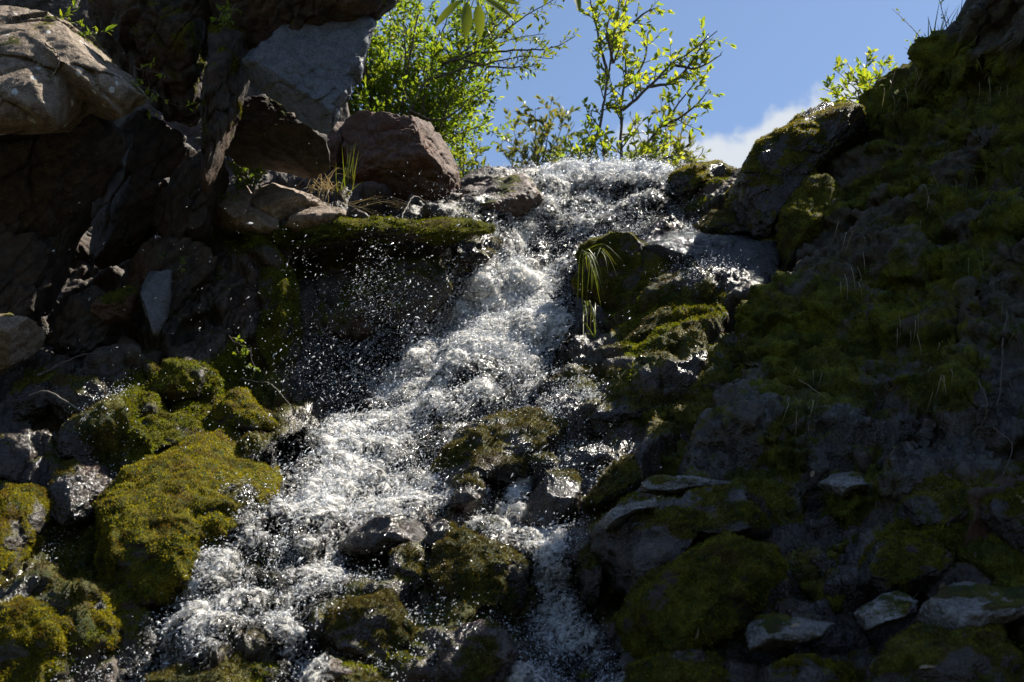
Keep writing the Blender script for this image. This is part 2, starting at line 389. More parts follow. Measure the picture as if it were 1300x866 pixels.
M_FROTH = froth_mat('frothing_water')
M_WATER = water_mat('thin_clear_water')
M_GROUND = plain_mat('streambed_gravel', (0.018, 0.018, 0.012), (0.05, 0.048, 0.032), 0.7, 6, 0.8)

# ------------------------------------------------------------------ relief surfaces (bedrock, cliff)
class RBF:
    def __init__(s, pts, vals):
        s.p = np.asarray(pts, float); v = np.asarray(vals, float); n = len(v); k = s.p.shape[1]
        d = np.linalg.norm(s.p[:, None] - s.p[None], axis=-1)
        A = np.zeros((n + k + 1, n + k + 1)); A[:n, :n] = d - 0.0 * np.eye(n)
        A[:n, n] = 1; A[:n, n + 1:] = s.p; A[n, :n] = 1; A[n + 1:, :n] = s.p.T
        s.w = np.linalg.solve(A, np.r_[v, np.zeros(k + 1)])
    def __call__(s, q):
        q = np.asarray(q, float); out = np.empty(len(q))
        n = len(s.p)
        for i in range(0, len(q), 100000):
            c = q[i:i + 100000]
            d2 = (c * c).sum(1)[:, None] + (s.p * s.p).sum(1)[None] - 2 * c @ s.p.T
            out[i:i + 100000] = np.sqrt(np.maximum(d2, 0)) @ s.w[:n] + s.w[n] + c @ s.w[n + 1:]
        return out
def rows(d):
    r = []
    for py, lst in d.items():
        for px, Y in lst: r.append((px, py, Y))
    return np.array(r, float)
BED_CP = rows({
 960: [(-150,4.45),(150,4.6),(450,4.65),(700,4.6),(950,4.4),(1200,4.15),(1450,3.95)],
 866: [(-150,4.75),(100,4.85),(350,4.95),(550,4.9),(700,4.95),(900,4.75),(1100,4.55),(1350,4.3)],
 750: [(-150,5.0),(0,5.1),(150,5.25),(350,5.35),(550,5.25),(700,5.32),(850,5.2),(1000,5.02),(1150,4.85),(1400,4.6)],
 650: [(-150,5.3),(0,5.4),(150,5.5),(330,5.65),(500,5.65),(620,5.6),(720,5.6),(850,5.5),(1000,5.32),(1150,5.15),(1400,4.9)],
 560: [(-150,5.6),(0,5.75),(130,5.78),(300,5.98),(420,6.05),(550,6.1),(680,6.02),(800,5.95),(950,5.75),(1100,5.6),(1400,5.3)],
 480: [(-150,6.0),(0,6.15),(150,6.15),(300,6.28),(360,6.4),(400,6.65),(480,6.68),(580,6.55),(680,6.5),(760,6.4),(900,6.2),(1050,6.0),(1400,5.7)],
 400: [(-150,6.5),(0,6.6),(150,6.55),(300,6.5),(360,6.55),(400,6.95),(470,6.98),(560,6.85),(650,6.85),(720,6.85),(770,6.85),(860,6.62),(980,6.5),(1100,6.4),(1400,6.1)],
 330: [(0,7.0),(200,6.9),(300,6.62),(350,6.60),(390,6.90),(470,6.95),(550,6.98),(650,7.18),(720,7.25),(800,7.05),(880,6.98),(960,6.85),(1100,6.7),(1400,6.5)],
 290: [(300,6.75),(350,6.60),(450,6.66),(560,6.90),(650,7.33),(720,7.40),(850,7.3),(960,7.15),(1100,7.0)],
 250: [(0,7.4),(200,7.3),(330,7.0),(450,7.05),(600,7.35),(680,7.55),(780,7.65),(880,7.6),(950,7.45),(1100,7.3)],
 215: [(330,7.4),(470,7.4),(600,7.7),(690,7.8),(760,7.9),(850,7.9),(905,7.8),(1000,7.6),(1100,7.4)],
 100: [(-150,7.8),(0,7.8),(200,7.8),(400,7.8)],
 -40: [(-150,8.0),(0,8.0),(200,8.1),(400,8.1)],
})
_w = P(BED_CP[:, 0], BED_CP[:, 1], BED_CP[:, 2])
_extra = np.array([[x, 3.3, 0.0] for x in (-3, -1, 1, 3)] + [[x, 2.9, -0.5] for x in (-3, 0, 3)])
_wb = np.vstack([_w, _extra])
BED_F = RBF(_wb[:, [0, 2]], _wb[:, 1])
BED_PX = RBF(BED_CP[:, :2] / 100.0, BED_CP[:, 2])
def bedY(px, py): return float(BED_PX(np.array([[px / 100.0, py / 100.0]]))[0])
BED_TOP = [(-400,-60,8.0),(400,-60,8.0),(430,60,7.8),(450,200,7.4),(500,240,7.3),(560,245,7.4),(600,240,7.55),(640,232,7.65),(690,222,7.8),(760,212,7.9),(850,212,7.9),(905,207,7.8),(935,214,7.7),(1000,200,7.6),(1100,170,7.45),(1500,170,7.0)]
CLF_CP = rows({
 -620: [(1230,8.8),(1330,6.7),(1420,5.9),(1600,5.3)],
 -300: [(1180,8.8),(1290,6.6),(1350,5.95),(1500,5.5)],
 -140: [(1150,8.6),(1240,6.8),(1290,6.05),(1450,5.6)],
 -40: [(900,8.6),(1100,8.2),(1180,7.0),(1245,6.15),(1320,5.95),(1450,5.7)],
 20:  [(1100,8.0),(1190,6.9),(1238,6.22),(1300,6.05),(1450,5.8)],
 70:  [(1050,8.2),(1130,7.15),(1165,6.85),(1220,6.55),(1260,6.35),(1320,6.15),(1450,5.9)],
 130: [(1000,8.2),(1060,7.7),(1112,7.15),(1200,6.65),(1300,6.25),(1450,5.95)],
 200: [(950,8.2),(1045,7.5),(1088,7.02),(1200,6.45),(1300,6.05),(1450,5.75)],
 260: [(950,7.8),(1015,7.2),(1055,6.82),(1130,6.55),(1200,6.3),(1300,5.9),(1450,5.6)],
 330: [(900,7.7),(965,7.1),(1012,6.56),(1100,6.25),(1200,6.05),(1300,5.75),(1450,5.4)],
 400: [(850,7.3),(930,6.75),(985,6.25),(1060,6.05),(1200,5.78),(1300,5.55),(1450,5.2)],
 480: [(750,6.9),(860,6.32),(940,5.98),(1050,5.78),(1200,5.52),(1300,5.3),(1450,5.0)],
 560: [(650,6.6),(780,6.05),(840,5.82),(950,5.62),(1100,5.42),(1200,5.25),(1300,5.1),(1450,4.8)],
 640: [(650,6.2),(800,5.75),(900,5.50),(1000,5.36),(1150,5.12),(1300,4.88),(1450,4.6)],
 760: [(800,5.6),(1000,5.3),(1150,5.0),(1300,4.75),(1450,4.45)],
 900: [(800,5.2),(1000,4.95),(1200,4.65),(1450,4.2)],
})
_wc = P(CLF_CP[:, 0], CLF_CP[:, 1], CLF_CP[:, 2])
_wc = np.vstack([_wc, [[4.5, 4.5, 6.5], [4.5, 4.0, 4.0], [4.5, 3.2, 1.5], [3.0, 3.4, 0.8], [1.2, 3.9, 0.8]]])
CLF_F = RBF(_wc[:, [0, 2]], _wc[:, 1])
CLF_TOP = [(880,330,7.8),(960,250,7.7),(1040,195,7.5),(1085,160,7.3),(1112,128,7.15),(1128,98,7.08),(1150,74,6.95),(1190,66,6.7),(1213,58,6.58),(1222,25,6.4),(1240,-15,6.2),(1294,-70,6.0),(1358,-300,5.95),(1432,-600,5.9),(1700,-900,5.5)]  # off-frame points raise an unseen ridge, added to shade the lower right

def relief(F, top, x, z0, nv, back, disp):
    tp = np.array(top, float); tw = P(tp[:, 0], tp[:, 1], tp[:, 2])
    zt = np.interp(x, tw[:, 0], tw[:, 2])
    v = np.linspace(0, 1, nv)
    X = np.repeat(x[None, :], nv, 0); Z = z0 + (zt[None, :] - z0) * v[:, None]
    Y = F(np.stack([X.ravel(), Z.ravel()], -1)).reshape(X.shape)
    pos = np.stack([X, Y, Z], -1)
    bk = []
    for d, dz in back:
        q = pos[-1].copy(); q[:, 1] += d; q[:, 2] += dz; q[:, 2] -= np.maximum(q[:, 2] - 5.75, 0) * min(1.0, d / 1.5) * (top is CLF_TOP); bk.append(q[None])
    pos = np.concatenate([pos] + bk, 0)
    for k in range(3):
        pos = disp(pos, gridn(pos), k)
        for _ in range(3 if k == 1 else 0):
            q = pos.copy()
            q[1:-1, 1:-1] = 0.4 * pos[1:-1, 1:-1] + 0.15 * (pos[:-2, 1:-1] + pos[2:, 1:-1] + pos[1:-1, :-2] + pos[1:-1, 2:])
            pos = q
    return pos
def gridn(pos):
    du = np.gradient(pos, axis=1); dv = np.gradient(pos, axis=0)
    n = np.cross(du, dv); n /= np.linalg.norm(n, axis=-1, keepdims=True) + 1e-9
    return n
def gridf(nr, nc):
    i = np.arange(nr - 1)[:, None] * nc + np.arange(nc - 1)[None, :]
    return np.stack([i, i + 1, i + nc + 1, i + nc], -1).reshape(-1, 4)
def blobs(px, py, lst):
    r = np.zeros_like(px)
    for x, y, rx, ry, a in lst:
        r = np.maximum(r, a * np.exp(-(((px - x) / rx) ** 2 + ((py - y) / ry) ** 2)))
    return r
def capsules(px, py, lst):
    r = np.zeros_like(px)
    for x0, y0, w0, x1, y1, w1, a in lst:
        dx, dy = x1 - x0, y1 - y0
        t = np.clip(((px - x0) * dx + (py - y0) * dy) / (dx * dx + dy * dy), 0, 1)
        d = np.hypot(px - x0 - t * dx, py - y0 - t * dy) / (w0 + t * (w1 - w0))
        r = np.maximum(r, a * sstep(1.25, 0.45, d))
    return r
FOAM = [(695,226,14,790,222,16,.9),(790,222,16,845,222,10,.8),(735,250,60,700,300,52,.80),(800,245,50,745,300,40,.45),(700,300,52,655,370,62,.72),(655,370,68,615,460,82,.82),
 (615,460,76,520,530,62,1.0),(700,420,26,660,490,30,.5),(540,530,50,455,565,42,1.0),(455,570,48,380,630,62,.98),(380,630,68,300,730,62,.72),(300,730,58,225,815,46,.68),
 (225,815,40,190,870,40,.45),(440,605,45,510,640,34,.42),(400,690,40,470,660,35,.42),(350,790,22,395,850,26,.6),(380,850,26,360,900,26,.5),(345,760,50,420,730,30,.4),
 (560,630,24,650,600,22,.35),(610,672,18,690,692,22,.45),(698,690,24,712,780,28,.8),(700,790,34,680,870,46,.7),(735,815,30,765,870,34,.5),
 (655,648,12,662,610,12,.5),(470,640,30,560,610,26,.4),(640,655,14,700,672,12,.4),(470,470,45,560,420,40,.28),(560,380,40,600,310,35,.35),(600,300,40,660,255,40,.45)]
def bed_disp(pos, nrm, stage):
    sh = pos.shape; p = pos.reshape(-1, 3); n = nrm.reshape(-1, 3)
    px, py = proj(p)
    foam = capsules(px, py, FOAM); amp = 1 - 0.55 * np.clip(foam, 0, 1)
    if stage == 0:
        h = 0.10 * fbm(p * 1.6, 3, seed=4)
        for cx, cy, rx, ry, am, ms in BULGE:
            d2 = ((px - cx) / (rx * 1.15)) ** 2 + ((py - cy) / (ry * 1.15)) ** 2
            m = d2 < 4
            h[m] += am * 0.7 * np.exp(-d2[m] ** 1.5)
    elif stage == 1:
        R = np.array([[0.80, 0.0, 0.6], [0, 1, 0], [-0.6, 0, 0.8]])
        q = p @ R.T
        warp = np.stack([fbm(p * 2.2, 3, seed=1), fbm(p * 2.2, 3, seed=2), fbm(p * 2.2, 3, seed=3)], -1) * 0.22
        f1, e1 = facet((q + warp) * np.array([1.7, 1.7, 2.8]), 1, 0.7)
        f2, e2 = facet((q + warp) * np.array([4.5, 4.5, 7.0]), 2, 0.8)
        h = 0.15 * f1 * amp + 0.065 * f2 * amp - 0.03 * (1 - e1) * amp - 0.015 * (1 - e2)
    else:
        h = 0.035 * fbm(p * 9, 4, seed=5) + 0.014 * ridged(p * 32, 3, seed=6) + 0.006 * fbm(p * 90, 2, seed=7)
    h = h * np.where(py < 232, 0.45, 1.0)
    return (p + n * h[:, None]).reshape(sh)

# ------------------------------------------------------------------ list of the rocks (built after the bedrock, which swells where they are rooted in it)
ROCKS = []
def rock(*a, **k): ROCKS.append((a, k))
# --- upper left overhang
FR = (0.25, -0.62, 0.74); UN = (0.1, -0.6, -0.8)
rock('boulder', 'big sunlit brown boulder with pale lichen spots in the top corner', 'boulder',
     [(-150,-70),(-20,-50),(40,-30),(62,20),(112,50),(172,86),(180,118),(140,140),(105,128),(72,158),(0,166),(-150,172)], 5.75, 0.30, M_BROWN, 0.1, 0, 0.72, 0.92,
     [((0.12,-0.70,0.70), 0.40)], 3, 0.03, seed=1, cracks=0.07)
rock('boulder', 'shaded underside of the sunlit lichen boulder, made as a separate dark rock', 'boulder',
     [(-150,150),(0,150),(70,140),(150,118),(176,125),(150,170),(110,230),(60,285),(-20,330),(-150,340)], 5.95, 0.35, M_DARK, 0, 0, -0.35, 0.8, [((0.1,-0.8,-0.6),.5)], 6, 0.05, seed=19, cracks=0.16, strata=True)  # underside of the lichen boulder, its shade put into the dark rock colour
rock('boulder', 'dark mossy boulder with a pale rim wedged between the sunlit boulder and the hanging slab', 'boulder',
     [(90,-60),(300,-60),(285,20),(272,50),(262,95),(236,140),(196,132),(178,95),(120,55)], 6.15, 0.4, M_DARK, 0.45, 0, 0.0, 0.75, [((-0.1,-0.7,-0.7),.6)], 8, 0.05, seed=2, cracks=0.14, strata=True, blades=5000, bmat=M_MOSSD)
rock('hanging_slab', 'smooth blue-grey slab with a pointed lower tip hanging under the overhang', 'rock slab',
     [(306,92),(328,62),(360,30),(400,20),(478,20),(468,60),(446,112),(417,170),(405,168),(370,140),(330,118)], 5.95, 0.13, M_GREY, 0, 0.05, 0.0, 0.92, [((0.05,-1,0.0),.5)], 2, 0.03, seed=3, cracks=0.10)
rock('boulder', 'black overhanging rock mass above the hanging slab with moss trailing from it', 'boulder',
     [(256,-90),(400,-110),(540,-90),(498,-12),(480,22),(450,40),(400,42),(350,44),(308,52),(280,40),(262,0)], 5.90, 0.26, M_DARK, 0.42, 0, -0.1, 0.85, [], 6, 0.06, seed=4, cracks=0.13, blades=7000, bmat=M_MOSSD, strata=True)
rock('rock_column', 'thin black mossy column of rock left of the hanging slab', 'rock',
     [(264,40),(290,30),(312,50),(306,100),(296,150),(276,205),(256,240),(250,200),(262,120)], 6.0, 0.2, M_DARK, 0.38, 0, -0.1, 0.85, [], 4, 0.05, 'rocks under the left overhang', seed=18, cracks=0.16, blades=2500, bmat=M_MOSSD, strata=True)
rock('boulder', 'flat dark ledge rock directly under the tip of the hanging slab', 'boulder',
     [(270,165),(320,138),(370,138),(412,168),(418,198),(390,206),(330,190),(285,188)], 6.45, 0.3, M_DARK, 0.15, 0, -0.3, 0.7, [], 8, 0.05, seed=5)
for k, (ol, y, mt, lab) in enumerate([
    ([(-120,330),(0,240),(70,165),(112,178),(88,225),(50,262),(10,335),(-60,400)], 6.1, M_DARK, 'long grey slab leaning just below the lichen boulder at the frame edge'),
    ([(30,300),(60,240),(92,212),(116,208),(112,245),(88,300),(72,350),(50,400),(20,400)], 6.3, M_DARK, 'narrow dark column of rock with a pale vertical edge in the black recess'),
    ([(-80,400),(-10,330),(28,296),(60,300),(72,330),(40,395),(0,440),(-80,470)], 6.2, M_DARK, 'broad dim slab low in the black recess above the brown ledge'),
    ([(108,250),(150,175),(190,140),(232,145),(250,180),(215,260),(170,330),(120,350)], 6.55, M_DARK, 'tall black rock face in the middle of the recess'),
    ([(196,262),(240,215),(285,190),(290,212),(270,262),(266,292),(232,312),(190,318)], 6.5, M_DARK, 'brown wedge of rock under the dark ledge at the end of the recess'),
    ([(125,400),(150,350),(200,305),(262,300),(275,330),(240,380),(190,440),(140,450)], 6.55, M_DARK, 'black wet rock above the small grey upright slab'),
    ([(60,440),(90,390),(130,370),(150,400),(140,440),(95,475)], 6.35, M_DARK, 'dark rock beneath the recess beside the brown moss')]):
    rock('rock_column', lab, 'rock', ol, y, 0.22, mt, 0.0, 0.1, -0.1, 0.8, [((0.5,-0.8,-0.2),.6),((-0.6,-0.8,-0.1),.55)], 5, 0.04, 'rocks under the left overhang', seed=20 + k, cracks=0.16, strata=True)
rock('rock_ledge', 'small brown flat-topped ledge rock jutting from the frame edge', 'rock', [(-60,402),(20,404),(50,408),(58,422),(30,448),(-10,470),(-60,490)], 5.9, 0.16, M_TAN, 0.05, 0, 0.3, 0.8, [((0,-0.5,-0.8),.4)], 5, 0.04, seed=30)
rock('upright_slab', 'small grey upright slab with a pale left edge among the moss', 'rock slab', [(174,372),(190,345),(219,342),(216,372),(211,405),(196,428),(184,400)], 6.25, 0.07, M_GREY, 0.05, 0.3, 0.1, 0.9, [((0.2,-1,0),.5)], 3, 0.03, seed=31)
rock('rock', 'reddish mossy lump left of the small grey upright slab', 'rock', [(118,398),(130,378),(150,370),(172,366),(176,385),(160,400),(130,410)], 6.25, 0.1, M_RED, 0.5, 0.2, 0.3, 0.7, seed=32, blades=900, bmat=M_MOSSG)
# --- lit rocks on the bench
rock('rock', 'sunlit pinkish tan rock with a ridge on the grassy bench', 'rock', [(318,262),(330,235),(345,222),(378,227),(400,250),(424,266),(400,276),(372,282),(330,276)], 6.75, 0.16, M_TAN, 0, 0, 0.75, 0.75, [((0.3,-0.5,0.8),.5)], 7, 0.04, seed=33)
rock('rock', 'tall pale cracked rock at the foot of the small green plant', 'rock', [(268,292),(276,245),(290,225),(318,238),(330,262),(322,292)], 6.75, 0.14, M_TAN, 0, 0, 0.6, 0.75, [], 8, 0.04, seed=34, cracks=0.05)
rock('rock', 'low rounded grey-tan rock lying in front of the pinkish rock', 'rock', [(300,288),(312,266),(340,264),(356,276),(352,294),(310,298)], 6.65, 0.1, M_TAN, 0, 0, 0.6, 0.75, [], 7, 0.03, seed=35)
rock('rock', 'low brown rock right of the bench under the dry grass', 'rock', [(352,290),(372,272),(412,266),(446,272),(450,284),(400,294)], 6.7, 0.12, M_TAN, 0.25, 0, 0.6, 0.7, [], 7, 0.04, seed=36)
rock('rock', 'dark red shaded rock between the hanging slab and the brown boulder', 'rock', [(385,205),(410,178),(436,150),(452,160),(450,195),(436,222),(405,232),(385,222)], 7.3, 0.15, M_RED, 0, 0, 0.1, 0.8, [], 8, 0.05, seed=37)
rock('boulder', 'blocky reddish brown boulder with a sunlit right face under the leafy tree', 'boulder', [(440,158),(462,149),(505,158),(545,160),(577,170),(590,198),(599,228),(594,246),(556,256),(505,266),(462,256),(440,232),(436,190)], 7.15, 0.34, M_RED, 0.08, 0, 0.15, 0.9, [((-0.25,-1,0.0),.55),((0.85,-0.45,0.35),.55)], 5, 0.05, seed=38, cracks=0.12)
rock('rock', 'low brown weathered rock left of the waterfall lip', 'rock', [(540,272),(570,255),(610,242),(650,232),(690,226),(700,240),(672,262),(630,275),(570,282)], -0.1, 0.2, M_RED, 0.25, 0.3, 0.8, 0.7, [], 9, 0.06, seed=39, cracks=0.06)
rock('mossy_ledge', 'long dark rock step with green moss along its top behind drifting spray', 'rock ledge',
     [(340,306),(368,286),(420,278),(480,282),(545,287),(600,288),(586,318),(545,360),(510,420),(450,466),(385,474),(362,380)], 6.97, 0.26, M_DARK, 0.46, 0.2, 0.06, 0.85, [((0,-1,-0.2),.6)], 6, 0.08, seed=40, blades=16000, bmat=M_MOSSG, mossdir=(0,-0.1,1), cracks=0.13)
rock('moss_cushion', 'sunlit strip of bright green moss capping the lip of the dark step', 'moss', [(352,308),(366,290),(410,279),(470,281),(530,286),(590,284),(640,282),(646,294),(600,302),(540,304),(480,302),(430,300),(390,306),(370,318)], 6.66, 0.09, M_MOSSR, 1.0, 0.0, 0.7, 0.7, [], 8, 0.08, seed=46, blades=11000, bmat=M_MOSSG, cracks=0.04)
rock('mossy_rock', 'brown mossy knob under the mossy ledge in the drifting spray', 'rock', [(478,372),(492,340),(530,326),(562,338),(566,372),(540,402),(500,410)], 6.78, 0.14, M_BED, 0.55, 0.8, 0.3, 0.65, [], 8, 0.09, seed=44, blades=3500, bmat=M_MOSSW)
rock('mossy_rock', 'brown wet mossy rock between the mossy ledge and the upper fall', 'rock', [(556,335),(562,306),(590,292),(626,296),(640,318),(616,345),(580,356)], 6.98, 0.14, M_BED, 0.55, 0.8, 0.4, 0.65, [], 8, 0.09, seed=45, blades=3500, bmat=M_MOSSW)
rock('mossy_pillar', 'dark mossy rock pillar at the left side of the spray alcove', 'rock', [(322,345),(345,325),(372,335),(384,375),(380,430),(372,478),(345,482),(332,430)], 6.55, 0.16, M_MOSSR, 0.6, 0.3, 0.15, 0.75, [], 9, 0.07, seed=41, blades=7000, bmat=M_MOSSG, mossdir=(0.3,-0.6,0.7))
# --- lower left
rock('mossy_boulder', 'largest moss-covered boulder, a long slab sloping down beside the lower cascade', 'boulder', [(66,750),(96,690),(146,622),(198,566),(252,538),(300,552),(338,590),(344,626),(316,668),(272,700),(244,744),(200,768),(140,776),(92,770)], -0.08, 0.26, M_MOSSR, 0.92, 0.1, 0.85, 0.62, [((-0.35,-0.6,0.75),.7),((0.55,-0.65,0.5),.75)], 4, 0.09, seed=42, blades=32000, cracks=0.05)
for k, (ol, ms, wt, bl, lab) in enumerate([
    ([(140,590),(150,560),(185,528),(222,520),(262,545),(240,562),(200,580),(165,606)], .9, .1, 6000, 'bright green moss hummock just above the largest mossy boulder'),
    ([(255,545),(280,500),(312,498),(330,525),(362,550),(330,572),(300,565)], .8, .4, 5000, 'olive moss hump between the big mossy boulder and the alcove'),
    ([(196,500),(212,470),(248,462),(262,480),(250,505),(215,512)], .85, .1, 3000, 'small dark green moss lump below the upright slab'),
    ([(150,520),(168,505),(200,505),(210,525),(185,545),(158,545)], .95, .1, 3500, 'small vivid green moss cushion left of the moss lump'),
    ([(-60,760),(-20,690),(8,650),(30,614),(58,606),(66,632),(44,672),(20,716),(-20,780)], .75, .3, 9000, 'leaning mossy rock at the frame edge left of the wet ledges'),
    ([(-60,900),(-40,800),(10,772),(62,760),(96,790),(100,830),(86,900)], .72, .35, 12000, 'mossy rock with a bare grey patch in the bottom corner'),
    ([(86,790),(96,750),(130,738),(150,760),(160,800),(140,850),(110,860)], .7, .4, 6000, 'brown mossy rock below the big yellow-green boulder')]):
    rock('mossy_rock', lab, 'rock', ol, -0.05, 0.15, M_MOSSR, ms * 0.85, wt, 0.55, 0.62, [], 8, 0.08, 'mossy rocks on the left bank', seed=50 + k, blades=bl, bmat=M_MOSSG if k in (0, 2, 3) else M_MOSSB)
for k, (ol, lab) in enumerate([
    ([(60,520),(75,490),(110,470),(140,475),(138,505),(110,540),(80,545)], 'glistening wet brown rock below the dark recess'),
    ([(62,660),(70,610),(100,580),(140,580),(150,610),(120,650),(90,672)], 'wet glittering rock between the leaning mossy rock and the big boulder'),
    ([(20,510),(40,488),(70,486),(75,510),(50,530),(20,535)], 'low pale wet rock edge beneath the dark recess'),
    ([(-30,590),(0,555),(34,540),(48,575),(28,612),(-30,625)], 'wet dark rock at the frame edge above the leaning mossy rock'),
    ([(60,585),(90,552),(140,548),(152,570),(110,588)], 'flat wet ledge with a pale upper rim'),
    ([(-30,780),(0,745),(40,735),(60,755),(20,775)], 'flat glittering wet rock above the bottom corner moss')]):
    rock('wet_rock', lab, 'rock', ol, -0.04, 0.13, M_BED, 0.2, 1.0, 0.6, 0.7, [], 10, 0.08, 'wet rocks on the left bank', seed=60 + k, cracks=0.06, blades=600, bmat=M_MOSSW)
# --- boulders in and below the cascade
for k, (ol, th, ms, bl, lab) in enumerate([
    ([(541,752),(548,702),(580,674),(628,678),(662,704),(670,735),(664,768),(620,794),(565,794)], .2, .75, 9000, 'largest round mossy boulder standing in the cascade left of the narrow chute'),
    ([(494,740),(498,706),(520,694),(544,712),(546,742),(520,756)], .1, .5, 1500, 'small dark boulder touching the left side of the round mossy boulder'),
    ([(540,694),(548,668),(566,658),(584,670),(572,694),(552,702)], .08, .2, 300, 'small dark pointed stone above the round mossy boulder'),
    ([(522,905),(536,838),(566,806),(612,800),(652,818),(668,850),(650,905)], .2, .35, 3000, 'dark wet boulder at the bottom edge left of the chute foot'),
    ([(415,820),(425,778),(470,752),(522,748),(540,778),(520,826),(470,858),(430,858)], .17, .65, 7000, 'wide brown mossy rock glinting beside the lower cascade'),
    ([(420,696),(450,668),(490,652),(530,660),(548,684),(520,700),(470,708)], .12, .0, 0, 'smooth dark rock under a skin of water above the mossy boulders'),
    ([(568,640),(576,612),(596,602),(614,616),(612,640),(590,650)], .08, .35, 500, 'small dark rock splitting the water in mid stream'),
    ([(660,660),(668,628),(694,606),(736,600),(744,620),(728,650),(690,672)], .12, .15, 500, 'angular wet block above the chute with water running down its side'),
    ([(180,905),(196,862),(250,838),(330,828),(352,852),(340,905)], .14, .6, 4000, 'low dark mossy rock at the bottom edge left of the cascade'),
    ([(395,905),(412,866),(460,852),(505,868),(500,905)], .12, .5, 2500, 'mossy stone cut by the bottom edge beside the dark wet boulder'),
    ([(735,720),(740,690),(758,680),(770,710),(768,752),(752,778),(738,760)], .1, .3, 800, 'dark glinting rock along the right side of the chute'),
    ([(370,760),(385,735),(420,728),(440,745),(415,772),(385,780)], .09, .15, 200, 'black wet stone breaking the lower cascade')]):
    rock('stream_boulder', lab, 'boulder', ol, -0.08, th, M_BED, ms, 0.9, 0.35, 0.65, [], 9, 0.08, 'boulders in the cascade', seed=70 + k, blades=bl, bmat=M_MOSSW)
# --- right of the cascade
rock('wet_ledge', 'broad brown wet ledge glittering right of the main flow in mid stream', 'rock ledge', [(520,612),(536,572),(580,540),(640,522),(700,510),(748,520),(742,560),(706,592),(650,606),(590,618)], -0.03, 0.11, M_BED, 0.5, 1.0, 0.85, 0.75, [], 10, 0.08, seed=89, blades=9000, bmat=M_MOSSW, cracks=0.08)
rock('boulder', 'square dark block with grass hanging down its face right of the upper fall', 'boulder', [(732,440),(728,380),(738,324),(754,308),(800,312),(850,326),(880,340),(872,356),(838,396),(806,440),(760,458)], 7.0, 0.34, M_DARK, 0.5, 0.4, -0.06, 0.85, [((-0.1,-1,-0.05),.6)], 5, 0.06, seed=90, blades=9000, bmat=M_MOSSD, mossdir=(-0.3,-0.8,0.5), cracks=0.08)
rock('wet_slab', 'broad wet slab reflecting blue sky on top of the square dark block', 'rock slab', [(770,304),(800,290),(850,282),(910,278),(960,288),(992,308),(986,350),(966,384),(932,392),(900,366),(872,338),(820,322)], 6.82, 0.15, M_WETSLAB, 0.0, 1.0, 0.92, 0.8, [((0.10,-0.70,0.70),.5)], 6, 0.06, seed=91, cracks=0.05)
for k, (ol, y, th, ms, wt, bl, lab) in enumerate([
    ([(748,486),(790,440),(830,400),(872,352),(900,326),(918,345),(915,380),(880,412),(840,450),(790,480)], -0.05, .16, .8, .5, 9000, 'long mossy rib climbing from the stream to the wet blue slab'),
    ([(700,535),(740,498),(800,480),(850,474),(862,500),(830,540),(760,556)], -0.05, .16, .5, .9, 4000, 'brown mossy wet shelf under the square dark block'),
    ([(690,604),(712,584),(750,560),(782,562),(790,580),(745,602),(710,612)], -0.06, .08, .0, .8, 0, 'smooth olive-grey slab tilted above the angular wet block'),
    ([(742,640),(770,606),(800,575),(818,590),(816,612),(790,628),(762,648)], -0.1, .1, .7, .5, 2500, 'small mossy wedge rock below the smooth olive slab'),
    ([(748,700),(756,668),(800,642),(850,634),(930,630),(1000,645),(1008,668),(940,690),(880,690),(862,720),(806,756),(764,752)], -0.16, .26, .5, .7, 9000, 'big dark block with a moss top and pale wet front ledge'),
    ([(752,812),(800,768),(850,722),(905,686),(980,698),(994,732),(970,775),(900,822),(820,850)], -0.22, .28, .85, .2, 14000, 'large dark green mossy boulder below the big dark block'),
    ([(935,440),(960,392),(1000,372),(1012,395),(985,440),(950,470)], -0.1, .14, .85, .2, 3000, 'small moss hump at the lower end of the wet slab'),
    ([(860,480),(900,440),(950,440),(962,470),(920,520),(870,520)], -0.05, .14, .6, .7, 3000, 'dark mossy shelf at the foot of the cliff')]):
    rock('mossy_rock', lab, 'rock', ol, y, th, M_MOSSR, ms, wt, 0.45, 0.68, [], 8, 0.07, 'mossy rocks on the right bank', seed=100 + k, blades=bl, bmat=M_MOSSD if k > 3 else M_MOSSW)
for k, (ol, y, lab) in enumerate([
    ([(1140,800),(1170,765),(1230,738),(1340,740),(1350,772),(1260,796),(1190,812)], -0.12, 'wide pale grey slab low at the shaded frame edge'),
    ([(1085,775),(1120,755),(1170,752),(1178,768),(1140,790),(1100,800)], -0.12, 'small pale wet slab with a dead leaf beside the wide grey slab'),
    ([(948,800),(960,782),(1010,778),(1066,784),(1062,808),(1010,820),(955,824)], -0.12, 'low wet stone step catching sky light below the green pool face'),
    ([(800,622),(830,606),(890,606),(932,612),(900,622),(840,626)], -0.16, 'thin pale wet ledge on the back of the big dark block'),
    ([(760,660),(800,640),(842,628),(850,640),(800,658),(770,672)], -0.32, 'pale tilted ledge on the front of the big dark block'),
    ([(1040,612),(1060,598),(1090,602),(1100,620),(1070,630)], -0.10, 'small pale wet stone with twigs at the cliff foot')]):
    rock('grey_slab', lab, 'rock slab', ol, y - 0.09, 0.11, M_PALE, 0.2, 1.0, 0.95, 0.8, [((0.0,-0.7,0.7),.55)], 6, 0.06, 'pale slabs in the shade', seed=120 + k, cracks=0.04)
